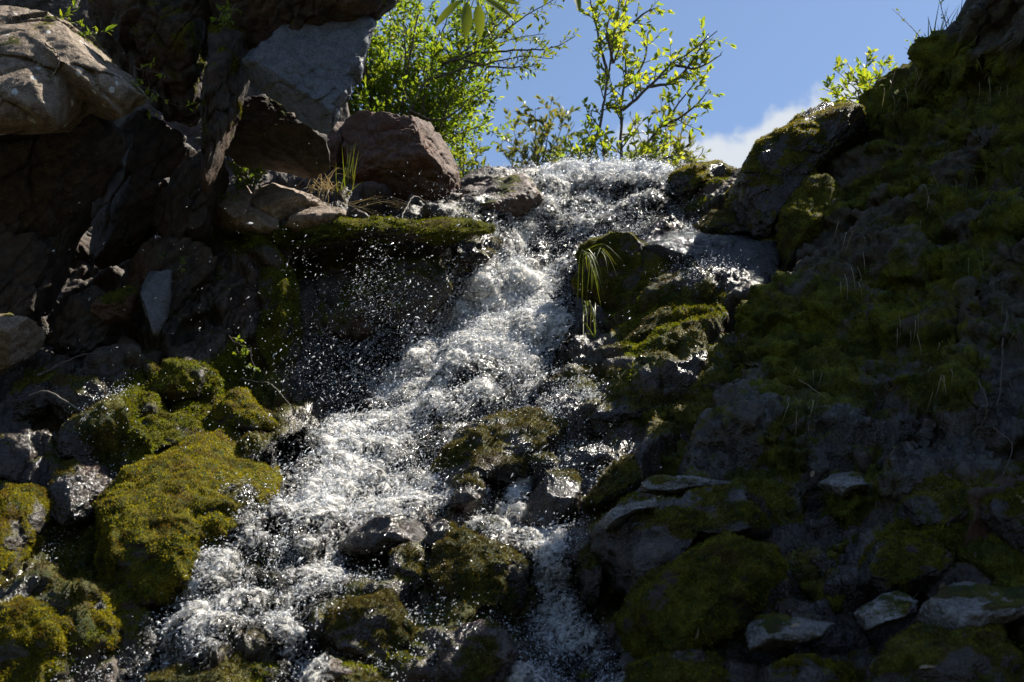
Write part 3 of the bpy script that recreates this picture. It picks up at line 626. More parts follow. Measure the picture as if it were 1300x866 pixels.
for k, (ol, ms, lab) in enumerate([
    ([(1140,660),(1160,610),(1210,590),(1245,610),(1240,660),(1190,690)], .8, 'dark mossy rock in the shade at the foot of the cliff twig'),
    ([(1236,680),(1250,640),(1300,610),(1370,610),(1370,700),(1290,705)], .5, 'dark rock with a moss edge and dead leaf at the shaded frame edge'),
    ([(1090,740),(1110,690),(1170,680),(1215,705),(1200,740),(1130,760)], .6, 'rough dark rock above the pale wet slabs'),
    ([(1100,905),(1110,840),(1170,800),(1250,800),(1330,830),(1330,905)], .75, 'big dark mossy rock in the bottom corner of the shade'),
    ([(950,905),(970,855),(1020,840),(1080,850),(1090,905)], .4, 'black wet stone at the bottom edge under the stone step'),
    ([(780,905),(800,850),(870,830),(930,840),(940,905)], .7, 'dark mossy rock cut by the bottom edge below the green boulder')]):
    rock('shaded_rock', lab, 'rock', ol, -0.12, 0.19, M_MOSSR, ms * 0.85, 0.8, 0.45, 0.68, [], 9, 0.08, 'shaded rocks on the lower right', seed=130 + k, blades=4000, bmat=M_MOSSD, cracks=0.04)
# --- ridge right of the lip
rock('boulder', 'tall mossy boulder with wet glinting top on the skyline below the cliff', 'boulder', [(914,262),(922,232),(940,205),(972,176),(1005,160),(1060,148),(1112,134),(1122,150),(1090,190),(1050,222),(1010,258),(978,292),(930,284)], 7.08, 0.32, M_MOSSR, 0.6, 0.7, 0.5, 0.7, [], 8, 0.07, seed=150, blades=12000, bmat=M_MOSSB)
rock('mossy_rock', 'low mossy rock right beside the waterfall lip on the skyline', 'rock', [(846,246),(852,226),(880,210),(922,204),(934,218),(905,246),(870,256)], 7.7, 0.14, M_MOSSR, 0.6, 0.8, 0.5, 0.65, [], 8, 0.08, seed=151, blades=3500, bmat=M_MOSSB)
rock('mossy_rock', 'dark mossy buttress between the skyline boulder and the cliff', 'rock', [(984,312),(992,270),(1020,235),(1062,212),(1092,220),(1080,262),(1040,310),(1010,356),(992,350)], 6.85, 0.2, M_MOSSR, 0.75, 0.2, 0.35, 0.68, [], 8, 0.07, seed=152, blades=7000, bmat=M_MOSSD)
rock('mossy_rock', 'small brown moss shelf above the wet blue slab', 'rock', [(880,285),(900,268),(950,272),(985,282),(985,296),(940,300),(900,296)], 7.1, 0.1, M_MOSSR, 0.8, 0.7, 0.6, 0.65, [], 7, 0.07, seed=153, blades=2500, bmat=M_MOSSW)


BULGE = []
for a_, k_ in ROCKS:
    ol_ = np.array(a_[3], float); y_ = a_[4]; th_ = a_[5]; ms_ = k_.get('moss', a_[7] if len(a_) > 7 else 0.3)
    if y_ is None or abs(y_) < 1.5:
        c_ = ol_.mean(0); th_ = th_ * (0.2 if ms_ <= 0.2 else 1.0) * (0.3 if c_[0] > 735 and c_[1] > 580 else 1.0); BULGE.append((c_[0], c_[1], np.ptp(ol_[:, 0]) / 2, np.ptp(ol_[:, 1]) / 2, 0.8 * th_, ms_))

xb = np.linspace(-3.6, 3.3, 1050)
bed = relief(BED_F, BED_TOP, xb, -0.3, 860, [(0.04,0.01),(0.1,0.02),(0.2,0.02),(0.4,0.0),(0.8,-0.03),(1.5,-0.06),(3,-0.1),(6,-0.1),(12,-0.3),(30,-1),(80,-2)], bed_disp)
bn = gridn(bed)
bp = bed.reshape(-1, 3); bnn = bn.reshape(-1, 3)
bpx, bpy_ = proj(bp)
BMOSS = [(200,560,150,60,1.0),(110,720,70,50,.9),(60,640,50,60,.6),(180,540,110,50,1.0),(640,560,110,50,.8),(380,300,90,16,1.0),(560,290,60,14,.9),(470,285,90,12,1.0),(300,300,60,30,.8),(360,400,22,80,.9),(230,500,120,40,.95),(300,470,60,50,.7),(160,560,60,30,.9),(320,540,60,40,.9),
 (60,480,70,30,.5),(820,420,60,40,.8),(900,380,30,50,.7),(760,480,60,20,.8),(600,560,60,20,.45),(560,370,40,30,.7),(620,300,40,40,.6),(520,330,30,30,.45),(1000,440,60,60,.9),(870,520,80,40,.9),
 (900,640,100,26,.7),(1080,620,100,30,.7),(1180,680,60,40,.8),(1250,830,80,40,.8),(1020,720,40,40,.6),(1120,870,100,30,.7),(480,790,60,40,.7),(590,760,60,60,.7),(30,800,60,60,.8),
 (120,740,60,40,.8),(870,225,50,16,.9),(900,262,60,16,.6),(950,280,40,12,.7),(760,640,60,30,.5),(260,330,60,60,.3)]
bm = np.maximum(blobs(bpx, bpy_, BMOSS), blobs(bpx, bpy_, [(b[0], b[1], b[2] * (1.5 if b[0] < 735 else 0.9), b[3] * (1.5 if b[0] < 735 else 0.9), b[5]) for b in BULGE if b[5] > 0.4]))
foamD = capsules(bpx, bpy_, FOAM)
bmoss = np.clip(bm * 1.05 + 0.35 * fbm(bp * 6, 4, seed=21) + 0.22 * bnn[:, 2] - 0.02 + 0.15 * foamD, 0, 1)
BWET = [(560,480,260,200,1.0),(400,680,260,170,1.0),(650,700,160,200,1.0),(760,280,130,90,1.0),(860,320,110,70,1.0),(60,560,120,120,.95),(60,740,110,90,.9),(900,500,130,120,.8),(1000,680,100,100,.8),(1050,790,240,110,1.0),(1000,680,130,90,1.0),(480,390,110,110,.9),(700,560,160,80,1.0),(1200,770,120,40,.5)]
bwet = np.clip(blobs(bpx, bpy_, BWET) * 1.25 + foamD * 0.6, 0, 1)
hill = obj('hillside', bp, gridf(bed.shape[0], bed.shape[1]), M_BED, attrs={'moss': bmoss, 'wet': bwet})
tag(hill, kind='structure')

def clf_disp(pos, nrm, stage):
    sh = pos.shape; p = pos.reshape(-1, 3); n = nrm.reshape(-1, 3)
    if stage == 0: h = 0.14 * fbm(p * 1.4, 3, seed=34)
    elif stage == 1:
        warp = np.stack([fbm(p * 1.8, 3, seed=31), fbm(p * 1.8, 3, seed=32), fbm(p * 1.8, 3, seed=33)], -1) * 0.3
        f1, e1 = facet((p + warp) * np.array([1.5, 1.5, 1.9]), 5, 0.6)
        u = (p[:, 0] * 0.78 - p[:, 2] * 0.62) * 1.25 + 1.6 * warp[:, 0] + 0.5 * fbm(p * 0.9, 2, seed=38)
        sw = u - np.floor(u); ledge = sstep(0.0, 0.16, sw) * (1 - sw)
        u2 = (p[:, 0] * 0.5 + p[:, 2] * 0.85) * 2.3 + 2.0 * warp[:, 1]; sw2 = u2 - np.floor(u2)
        h = 0.22 * ledge + 0.09 * sstep(0, 0.2, sw2) * (1 - sw2) + 0.05 * f1 + 0.06 * fbm(p * 5, 4, seed=35) - 0.09
    else:
        f2, e2 = facet((p + 0.06 * fbm(p * 6, 2, seed=39)[:, None]) * np.array([4.5, 4.5, 6.5]), 8, 0.8)
        f3, e3 = facet(p * np.array([11, 11, 16]), 9, 0.8)
        h = 0.045 * f2 - 0.012 * (1 - e2) + 0.02 * f3 - 0.008 * (1 - e3) + 0.022 * fbm(p * 18, 4, 0.62, seed=36) + 0.016 * ridged(p * np.array([34, 34, 14]), 3, seed=37)
    return (p + n * h[:, None]).reshape(sh)
xc = np.linspace(0.35, 4.4, 560)
clf = relief(CLF_F, CLF_TOP, xc, 0.4, 620, [(0.05,0.0),(0.12,0.0),(0.25,0.01),(0.5,0.04),(0.9,0.1),(1.6,0.25),(3,0.5),(6,0.6),(14,0.0)], clf_disp)
cn = gridn(clf); cp = clf.reshape(-1, 3); cnn = cn.reshape(-1, 3)
cpx, cpy = proj(cp)
CNOT = [(1200,560,110,35,1.0),(1040,570,60,60,.6),(1280,30,60,70,.8),(1110,280,40,40,.4),(1290,480,40,50,.6)]
cdg = np.stack([(cp[:, 0] * 0.7 - cp[:, 2] * 0.7) * 4.5, cp[:, 1] * 2.5, (cp[:, 0] * 0.7 + cp[:, 2] * 0.7) * 1.6], -1)
cmoss = np.clip(0.60 + 0.95 * fbm(cdg, 4, 0.6, seed=41) + 0.3 * fbm(cp * 14, 3, seed=42) - 0.8 * blobs(cpx, cpy, CNOT), 0, 1)
cwet = np.clip(1.2 * blobs(cpx, cpy, [(1100,560,200,80,1.0),(980,600,200,90,1.0),(1250,520,90,60,.9),(1180,680,160,80,.9)]), 0, 1)
cliff = obj('cliff', cp, gridf(clf.shape[0], clf.shape[1]), M_CLIFF, attrs={'moss': cmoss, 'wet': cwet})
tag(cliff, kind='structure')
# streambed in front, rising to unseen banks added around the camera to cut sky fill
gx = np.r_[-400, -150, -60, np.linspace(-30, 30, 61), 60, 150, 400]; gy = np.r_[-400, -150, -60, np.linspace(-30, 12, 43), 60, 150, 400]
GX, GY = np.meshgrid(gx, gy)
gp = np.stack([GX, GY, 0 * GX], -1).reshape(-1, 3)
gz = 6 * sstep(-4, -24, gp[:, 1]) + 5 * sstep(5, 16, gp[:, 0]) * (gp[:, 1] < 3) + 5 * sstep(-5, -16, gp[:, 0]) * (gp[:, 1] < 3)
gp[:, 2] = gz + 0.25 * fbm(gp * 0.5, 3, seed=90) * (1 + gz * 0.3) - 0.2
ground = obj('ground', gp, gridf(len(gy), len(gx)), M_GROUND); tag(ground, kind='structure')

# ------------------------------------------------------------------ moss tufts
rng = np.random.RandomState(11)
def tufts(V, F, moss, count, length=(0.007, 0.016), width=0.0036, thr=0.45, droop=0.35, front=True, seed=0, hang=0.0):
    """count short blades spread over the mossy faces; returns V, F"""
    r = np.random.RandomState(seed + 5)
    T = np.vstack([F[:, [0, 1, 2]], F[:, [0, 2, 3]]]) if F.shape[1] == 4 else F
    a, b, c = V[T[:, 0]], V[T[:, 1]], V[T[:, 2]]
    n = np.cross(b - a, c - a); ar = np.linalg.norm(n, axis=1) + 1e-12; n = n / ar[:, None]
    m = moss[T].mean(1)
    w = ar * np.clip((m - thr) / 0.25, 0, 1)
    ctr = (a + b + c) / 3
    if front:
        vd = CAMP - ctr; vd /= np.linalg.norm(vd, axis=1, keepdims=True)
        w = w * ((n * vd).sum(1) > -0.35)
        px, py = proj(ctr); w = w * ((px > -120) & (px < 1420) & (py > -120) & (py < 990))
    if w.sum() <= 0: return None
    k = r.choice(len(T), count, p=w / w.sum())
    u = r.rand(count, 1); v = r.rand(count, 1); f = u + v > 1; u = np.where(f, 1 - u, u); v = np.where(f, 1 - v, v)
    o = a[k] + u * (b[k] - a[k]) + v * (c[k] - a[k])
    d = n[k] + droop * r.randn(count, 3) + np.array([0, 0, 0.25 - hang])
    d /= np.linalg.norm(d, axis=1, keepdims=True)
    s = np.cross(d, r.randn(count, 3)); s /= np.linalg.norm(s, axis=1, keepdims=True) + 1e-9
    ln = r.uniform(length[0], length[1], (count, 1)); wd = width * r.uniform(0.7, 1.3, (count, 1))
    b0 = o - d * ln * 0.15
    mid = o + d * ln * 0.55; tip = o + d * ln + np.array([0, 0, -0.15]) * ln
    VV = np.stack([b0 - s * wd * 0.4, mid - s * wd * 0.5, tip, mid + s * wd * 0.5], 1).reshape(-1, 3)
    FF = np.arange(count * 4).reshape(-1, 4)
    return VV, FF
def add_moss(host, V, F, moss, count, mat, **kw):
    r = tufts(V, F, moss, count, **kw)
    if r is None: return None
    return tag(obj('moss', r[0], r[1], mat, host, smooth=False), kind='stuff')

BF = gridf(bed.shape[0], bed.shape[1]); CF = gridf(clf.shape[0], clf.shape[1])
bdry = bmoss * (bwet < 0.55); bwm = bmoss * (bwet >= 0.55)
mo = add_moss(hill, bp, BF, bdry, 230000, M_MOSSG, seed=1, width=0.0055, length=(0.008, 0.018))
mo = add_moss(hill, bp, BF, bwm, 170000, M_MOSSW, seed=2, width=0.0055, length=(0.008, 0.018))
mo = add_moss(cliff, cp, CF, cmoss, 115000, M_MOSSD, seed=3, length=(0.006, 0.018), hang=0.35)

# ------------------------------------------------------------------ rocks
def cubesphere(n):
    t = np.tan(np.linspace(-1, 1, n + 1) * math.pi / 4)
    A, B = np.meshgrid(t, t, indexing='ij'); O = np.ones_like(A)
    vs = []; fs = []; k = 0
    for ax in range(3):
        for sg in (1, -1):
            q = [None] * 3; q[ax] = sg * O; q[(ax + 1) % 3] = A if sg > 0 else B; q[(ax + 2) % 3] = B if sg > 0 else A
            vs.append(np.stack(q, -1).reshape(-1, 3))
            i = np.arange(n)[:, None] * (n + 1) + np.arange(n)[None, :]
            fs.append(np.stack([i, i + n + 1, i + n + 2, i + 1], -1).reshape(-1, 4) + k); k += (n + 1) ** 2
    V = np.vstack(vs); F = np.vstack(fs)
    V /= np.linalg.norm(V, axis=1, keepdims=True)
    key = np.round(V * 20000).astype(np.int64)
    _, idx, inv = np.unique(key, axis=0, return_index=True, return_inverse=True)
    return V[idx], inv.reshape(-1)[F]
_cs = {}
def build_rock(name, label, cat, outline, Y, thick, mat=None, moss=0.3, wet=0.2, lean=0.25, box=0.65, planes=(), nfac=9, rough=0.05, rmul=1.0, group=None,
         blades=0, bmat=None, seed=0, mossdir=(0.1, -0.1, 1.0), blen=(0.004, 0.013), cracks=0.0, leanx=0.0, strata=False):
    r = np.random.RandomState(seed + 101)
    ol = np.array(outline, float)
    c2 = ol.mean(0)
    if Y is None: Y = bedY(*c2)
    elif abs(Y) < 1.5: Y = bedY(*c2) + Y
    C = P(c2[0], c2[1], Y); pn = np.array([-leanx, 1.0, -lean])
    dr = P(ol[:, 0], ol[:, 1], np.ones(len(ol))) - CAMP
    W3 = CAMP + dr * (((C - CAMP) @ pn) / (dr @ pn))[:, None]
    rel = (W3 - C)[:, [0, 2]]
    n = len(rel); dens = []
    for i in range(n):
        for t in np.linspace(0, 1, 40, endpoint=False): dens.append(rel[i] * (1 - t) + rel[(i + 1) % n] * t)
    dens = np.array(dens); an = np.arctan2(dens[:, 1], dens[:, 0]); rr = np.hypot(dens[:, 0], dens[:, 1])
    o = np.argsort(an); an = an[o]; rr = rr[o]
    an = np.r_[an - 2 * math.pi, an, an + 2 * math.pi]; rr = np.r_[rr, rr, rr]
    size = rr.mean(); rough = rough * (1.6 if moss > 0.3 else 1.15)
    res = int(np.clip(size / 0.0055, 26, 110))
    if res not in _cs: _cs[res] = cubesphere(res)
    D, F = _cs[res]
    a = np.arctan2(D[:, 2], D[:, 0]); rho = np.sqrt(D[:, 0] ** 2 + D[:, 2] ** 2)
    R = np.interp(a, an, rr)
    rh = rho ** box; dy = np.sign(D[:, 1]) * np.abs(D[:, 1]) ** box
    p = np.stack([rh * R * np.cos(a), thick * dy, rh * R * np.sin(a)], -1)
    for k in range(nfac):
        nn = r.randn(3); nn[1] = -abs(nn[1]) * 1.1; nn /= np.linalg.norm(nn)
        planes = tuple(planes) + ((tuple(nn), r.uniform(0.66, 0.9)),)
    wr = min(0.15, rough * 1.6); q0 = (p + C) / size * 1.15
    p = p + size * wr * np.stack([fbm(q0, 2, seed=seed + 41), fbm(q0, 2, seed=seed + 42), fbm(q0, 2, seed=seed + 43)], -1)
    for nn, fr in planes:
        nn = np.array(nn, float); nn /= np.linalg.norm(nn)
        s = p @ nn; d = fr * s.max()
        ov = np.maximum(s - d, 0)
        p = p - nn * (ov * 0.94)[:, None]
    p[:, 1] += lean * p[:, 2] + leanx * p[:, 0]
    wp = p + C
    dirn = p / (np.linalg.norm(p, axis=1, keepdims=True) + 1e-9)
    h = size * rough * (1.5 * fbm(wp / size * 1.1, 3, seed=seed) + 0.8 * fbm(wp / size * 4, 3, seed=seed + 3)) + 0.010 * fbm(wp * 28, 4, 0.6, seed=seed + 7) * (1 + rough * 5)
    if moss > 0.3 and not cracks: cracks = 0.06
    if cracks:
        ws = wp / size
        if strata: ws = np.stack([(ws[:, 0] * 0.79 - ws[:, 2] * 0.61) * 4.2, ws[:, 1] * 2.5, (ws[:, 0] * 0.61 + ws[:, 2] * 0.79) * 1.1], -1)
        else: ws = ws * np.array([2.2, 2.2, 3.6])
        f, e = facet(ws, seed + 2, 0.7)
        h = h + size * cracks * (f * 0.7 - 0.3 * (1 - e))
    p = p + dirn * h[:, None]
    q = p[F]; fn = np.cross(q[:, 2] - q[:, 0], q[:, 3] - q[:, 1])
    vn_ = np.zeros_like(p)
    for k in range(4): np.add.at(vn_, F[:, k], fn)
    vn_ /= np.linalg.norm(vn_, axis=1, keepdims=True) + 1e-9
    if (vn_ * dirn).sum() < 0: F = F[:, ::-1]; vn_ = -vn_
    md = np.array(mossdir, float); md /= np.linalg.norm(md)
    mm = np.clip(moss * 1.25 - 0.30 + 0.50 * (vn_ @ md) * (moss > 0) + 0.95 * fbm(wp * 8, 4, 0.6, seed=seed + 11), 0, 1) if moss > 0 else np.zeros(len(p))
    if moss > 0:
        cush = sstep(0.45, 0.8, mm)
        p = p + vn_ * (cush * (0.004 + 0.009 * fbm(wp * 30, 4, 0.6, seed=seed + 13)))[:, None]
    ww = np.clip(wet * 1.2 + 0.25 * fbm(wp * 5, 3, seed=seed + 15), 0, 1) * (wet > 0)
    zb = p[:, 2].min(); base = C + np.array([0, 0, zb])
    o = obj(name, p + C, F, mat or M_MOSSR, None, True, {'moss': mm, 'wet': ww}, loc=base)
    tag(o, label, cat, group)
    if blades: add_moss(o, p + C, F, mm, blades, bmat or M_MOSSB, seed=seed, length=blen)
    return o

for a_, k_ in ROCKS: build_rock(*a_, **k_)

# ------------------------------------------------------------------ falling water
def stream_grid(nx, nv, x0, x1):
    pos = relief(BED_F, BED_TOP, np.linspace(x0, x1, nx), 1.6, nv, [(0.05,0.015),(0.12,0.02)], bed_disp)
    return pos
st = stream_grid(820, 940, -1.75, 1.15)
sn = gridn(st); sp = st.reshape(-1, 3); snn = sn.reshape(-1, 3)
spx, spy = proj(sp); sD = capsules(spx, spy, FOAM)
flow = np.array([-0.52, -0.42, -0.74])
fx = np.array([0.80, 0, -0.60]); fz = np.array([0.60, 0, 0.80])
def flowc(p, st_=2.3): return np.stack([p @ fx, p[:, 1] * 0.9, p @ fz / st_], -1)
fc = flowc(sp)
wv = np.stack([fbm(sp * 7, 3, seed=61), fbm(sp * 7, 3, seed=62), fbm(sp * 7, 3, seed=63)], -1) * 0.06
wv2 = np.stack([fbm(sp * 22, 2, seed=81), fbm(sp * 22, 2, seed=82), fbm(sp * 22, 2, seed=83)], -1) * 0.03
lace = 0.40 * ridged((fc + wv) * 12, 2, 0.6, seed=64) + 0.34 * ridged((fc + wv + wv2) * 30, 2, 0.6, seed=65) + 0.26 * ridged((fc + wv2) * 70, 2, 0.6, seed=68)
lace = (np.argsort(np.argsort(lace)) / len(lace)).astype(np.float32)
big = fbm(fc * 3.2, 3, seed=66) + 0.5 * fbm(fc * 9, 2, seed=69)
lift = 0.030 * np.clip(sD, 0, 1) * (0.4 + big) + 0.012 + 0.006 * fbm(sp * 20, 4, 0.6, seed=67) * sD
SF = gridf(st.shape[0], st.shape[1])
def compact(V, F, *at):
    u, inv = np.unique(F, return_inverse=True); return (V[u], inv.reshape(F.shape)) + tuple(a[u] for a in at)
kf = (sD > 0.05)[SF].any(1)
for lay, (up_, sh_, gain) in enumerate([(0.0, 0.0, 1.0), (0.020, 3.7, 0.74)]):
    w_ = sp + snn * (lift + up_ * (0.5 + 0.5 * np.clip(big, -1, 1)) + 0.006 * fbm(sp * 30, 2, seed=91 + lay) * sD)[:, None]
    de = np.clip(np.clip(sD, 0, 1) ** 0.8 * (0.68 + 1.35 * big) * gain, 0, 1.15)
    v_, f_, d_, c_ = compact(w_, SF[kf], de, fc + wv * 0.8 + sh_)
    foam = obj('water_foam', v_, f_, M_FROTH, attrs={'dens': d_, 'flow': c_}); tag(foam, kind='stuff')
kw = (sD > 0.22)[SF].all(1)
v_, f_ = compact(sp + snn * (0.006 + 0.03 * np.clip(sD, 0, 1) * (0.4 + big))[:, None], SF[kw])
water = obj('water', v_, f_, M_WATER); tag(water, kind='structure')

OCT_V = np.array([(1,0,0),(-1,0,0),(0,1,0),(0,-1,0),(0,0,1),(0,0,-1)], float)
OCT_F = np.array([(0,2,4),(2,1,4),(1,3,4),(3,0,4),(2,0,5),(1,2,5),(3,1,5),(0,3,5)])
def specks(o, s, stretch, r):
    n = len(o)
    ax = flow + 0.55 * r.randn(n, 3); ax /= np.linalg.norm(ax, axis=1, keepdims=True)
    u = np.cross(ax, r.randn(n, 3)); u /= np.linalg.norm(u, axis=1, keepdims=True) + 1e-9
    w = np.cross(ax, u)
    B = np.stack([u, w, ax * stretch[:, None]], 1) * s[:, None, None]
    V = o[:, None, :] + np.einsum('vk,nkj->nvj', OCT_V, B)
    F = OCT_F[None] + (np.arange(n) * 6)[:, None, None]
    return V.reshape(-1, 3), F.reshape(-1, 3)
r = np.random.RandomState(3)
def pick(weight, n):
    w = weight * (spy < 1000); i = r.choice(len(sp), n, p=w / w.sum()); return i
# clots and flecks thrown along the fall
wgt = np.clip(sD, 0, 1) ** 1.5 * np.clip(0.18 + 1.5 * big + 0.6 * lace, 0.02, 3)
i = pick(wgt, 60000)
o = sp[i] + snn[i] * (lift[i, None] + r.exponential(0.016, (len(i), 1))) + r.randn(len(i), 3) * 0.006 + np.array([0, -0.5, 0.5]) * r.exponential(0.008, (len(i), 1))
V, F = specks(o, 0.0008 + r.exponential(0.0009, len(i)).clip(0, 0.0035), r.uniform(1.0, 5.0, len(i)), r)
t = obj('spray', V, F, M_DROP); tag(t, kind='stuff')
# drops and white flecks that paint sun glints on wet rock beside the water
GLINT_SIDE = FOAM + [(550,590,60,720,540,60,1.3),(480,640,40,560,620,40,.7),(560,560,70,720,570,60,.55),(430,420,70,560,350,60,.5),(580,300,60,640,260,50,.5),(760,250,70,860,250,50,.6),(440,780,80,520,830,60,.45),(600,700,70,640,830,70,.4),(760,600,60,720,720,60,.4),(300,600,50,260,760,50,.4),(840,300,55,970,345,50,.6),(60,600,60,110,600,70,.5),(60,500,50,140,510,50,.4),(100,590,50,60,680,40,.5),(70,840,40,120,860,40,.8),(20,620,30,40,560,30,.6)]
sS = capsules(spx, spy, GLINT_SIDE) * np.clip(0.35 + 1.9 * fbm(sp * 11, 4, 0.6, seed=71), 0, 2)
i = pick(sS, 80000)
o = sp[i] + snn[i] * (0.01 + r.exponential(0.02, (len(i), 1))) + r.randn(len(i), 3) * 0.006
V, F = specks(o, 0.0008 + r.exponential(0.0007, len(i)).clip(0, 0.0035), r.uniform(1.0, 2.4, len(i)), r)
t = obj('spray', V, F, M_DROP); tag(t, kind='stuff')
# free drops in the air in front of the alcove and the left recess
def air(n, cx, cy, rx, ry, y0, y1):
    px = cx + rx * r.randn(n); py = cy + ry * r.randn(n)
    return P(px, py, r.uniform(y0, y1, n))
o = np.vstack([air(5200, 455, 400, 50, 55, 6.35, 6.5), air(1800, 540, 340, 60, 40, 6.5, 6.8), air(1500, 420, 470, 50, 30, 6.1, 6.4), air(420, 250, 320, 130, 130, 5.6, 6.1), air(350, 560, 240, 60, 40, 6.8, 7.2), air(500, 760, 205, 50, 9, 7.6, 7.9), air(300, 770, 380, 40, 60, 6.4, 6.6), air(1500, 380, 600, 110, 60, 5.4, 5.7), air(900, 620, 500, 90, 60, 5.9, 6.2), air(350,700,650,80,90,5.0,5.3)])
cl = fbm(o * np.array([5, 5, 4]), 3, seed=95); o = o[r.rand(len(o)) < np.clip(0.55 + 2.2 * cl, 0.05, 1)]
V, F = specks(o, 0.0006 + r.exponential(0.0007, len(o)).clip(0, 0.0040), 1 + r.exponential(1.3, len(o)).clip(0, 4), r)
t = obj('spray', V, F, M_DROP); tag(t, kind='stuff')
# splash crown on the lip
n = 5000
px = np.interp(r.rand(n), [0, .1, .5, 1], [680, 700, 770, 850]) + 6 * r.randn(n)
crest = 216 - 9 * np.abs(np.sin(px * 0.11)) * np.abs(np.sin(px * 0.043 + 1)) - 4 * np.sin(px * 0.31)
py = crest + 16 * r.rand(n) ** 1.5
o = P(px, py, r.uniform(7.72, 7.92, n))
V, F = specks(o, 0.002 + r.exponential(0.0028, n).clip(0, 0.012), r.uniform(1, 2, n), r)
t = obj('spray', V, F, M_DROP); tag(t, kind='stuff')

# ------------------------------------------------------------------ plants
bpy.context.view_layer.update()
DG = bpy.context.evaluated_depsgraph_get()
def hit(px, py):
    d = P(px, py, 1.0) - CAMP; d = d / np.linalg.norm(d)
    ok, loc, nr, *_ = SC.ray_cast(DG, Vector(CAMP), Vector(d))
    return (np.array(loc), np.array(nr)) if ok else (P(px, py, 7.0), np.array([0, -1.0, 0.3]))

def leaf_verts(o, d, nrm, ln, wd, seg=2, fold=0.25, curl=0.15):
    """one leaf blade: midrib folded, pointed at both ends"""
    d = d / np.linalg.norm(d); s = np.cross(d, nrm); s /= np.linalg.norm(s) + 1e-9; n = np.cross(s, d)
    V = [o]; 
    ts = np.linspace(0, 1, seg + 2)[1:-1]
    for t in ts:
        w = wd * 0.5 * (math.sin(math.pi * t ** 0.85)) ** 0.8
        c = o + d * ln * t - n * curl * ln * t * t
        V += [c - s * w + n * fold * w, c, c + s * w + n * fold * w]
    V.append(o + d * ln - n * curl * ln)
    F = [(0, 2, 1, 1), (0, 3, 2, 2)]
    for k in range(seg - 1):
        b = 1 + 3 * k
        F += [(b, b + 1, b + 4, b + 3), (b + 1, b + 2, b + 5, b + 4)]
    b = 1 + 3 * (seg - 1); e = b + 3
    F += [(b, b + 1, e, e), (b + 1, b + 2, e, e)]
    return V, F
class Leaves:
    def __init__(s): s.v = []; s.t = []; s.n = 0
    def add(s, *a, **k):
        V, F = leaf_verts(*a, **k)
        for f in F:
            g_ = [f[0]]
            for q in f[1:]:
                if q != g_[-1]: g_.append(q)
            for j in range(1, len(g_) - 1): s.t.append((g_[0] + s.n, g_[j] + s.n, g_[j + 1] + s.n))
        s.v += V; s.n += len(V)
    def build(s, name, mat, parent): return obj(name, np.array(s.v), np.array(s.t), mat, parent, True)
def rv(R): 
    v = np.array([R.gauss(0, 1) for _ in range(3)]); return v / np.linalg.norm(v)
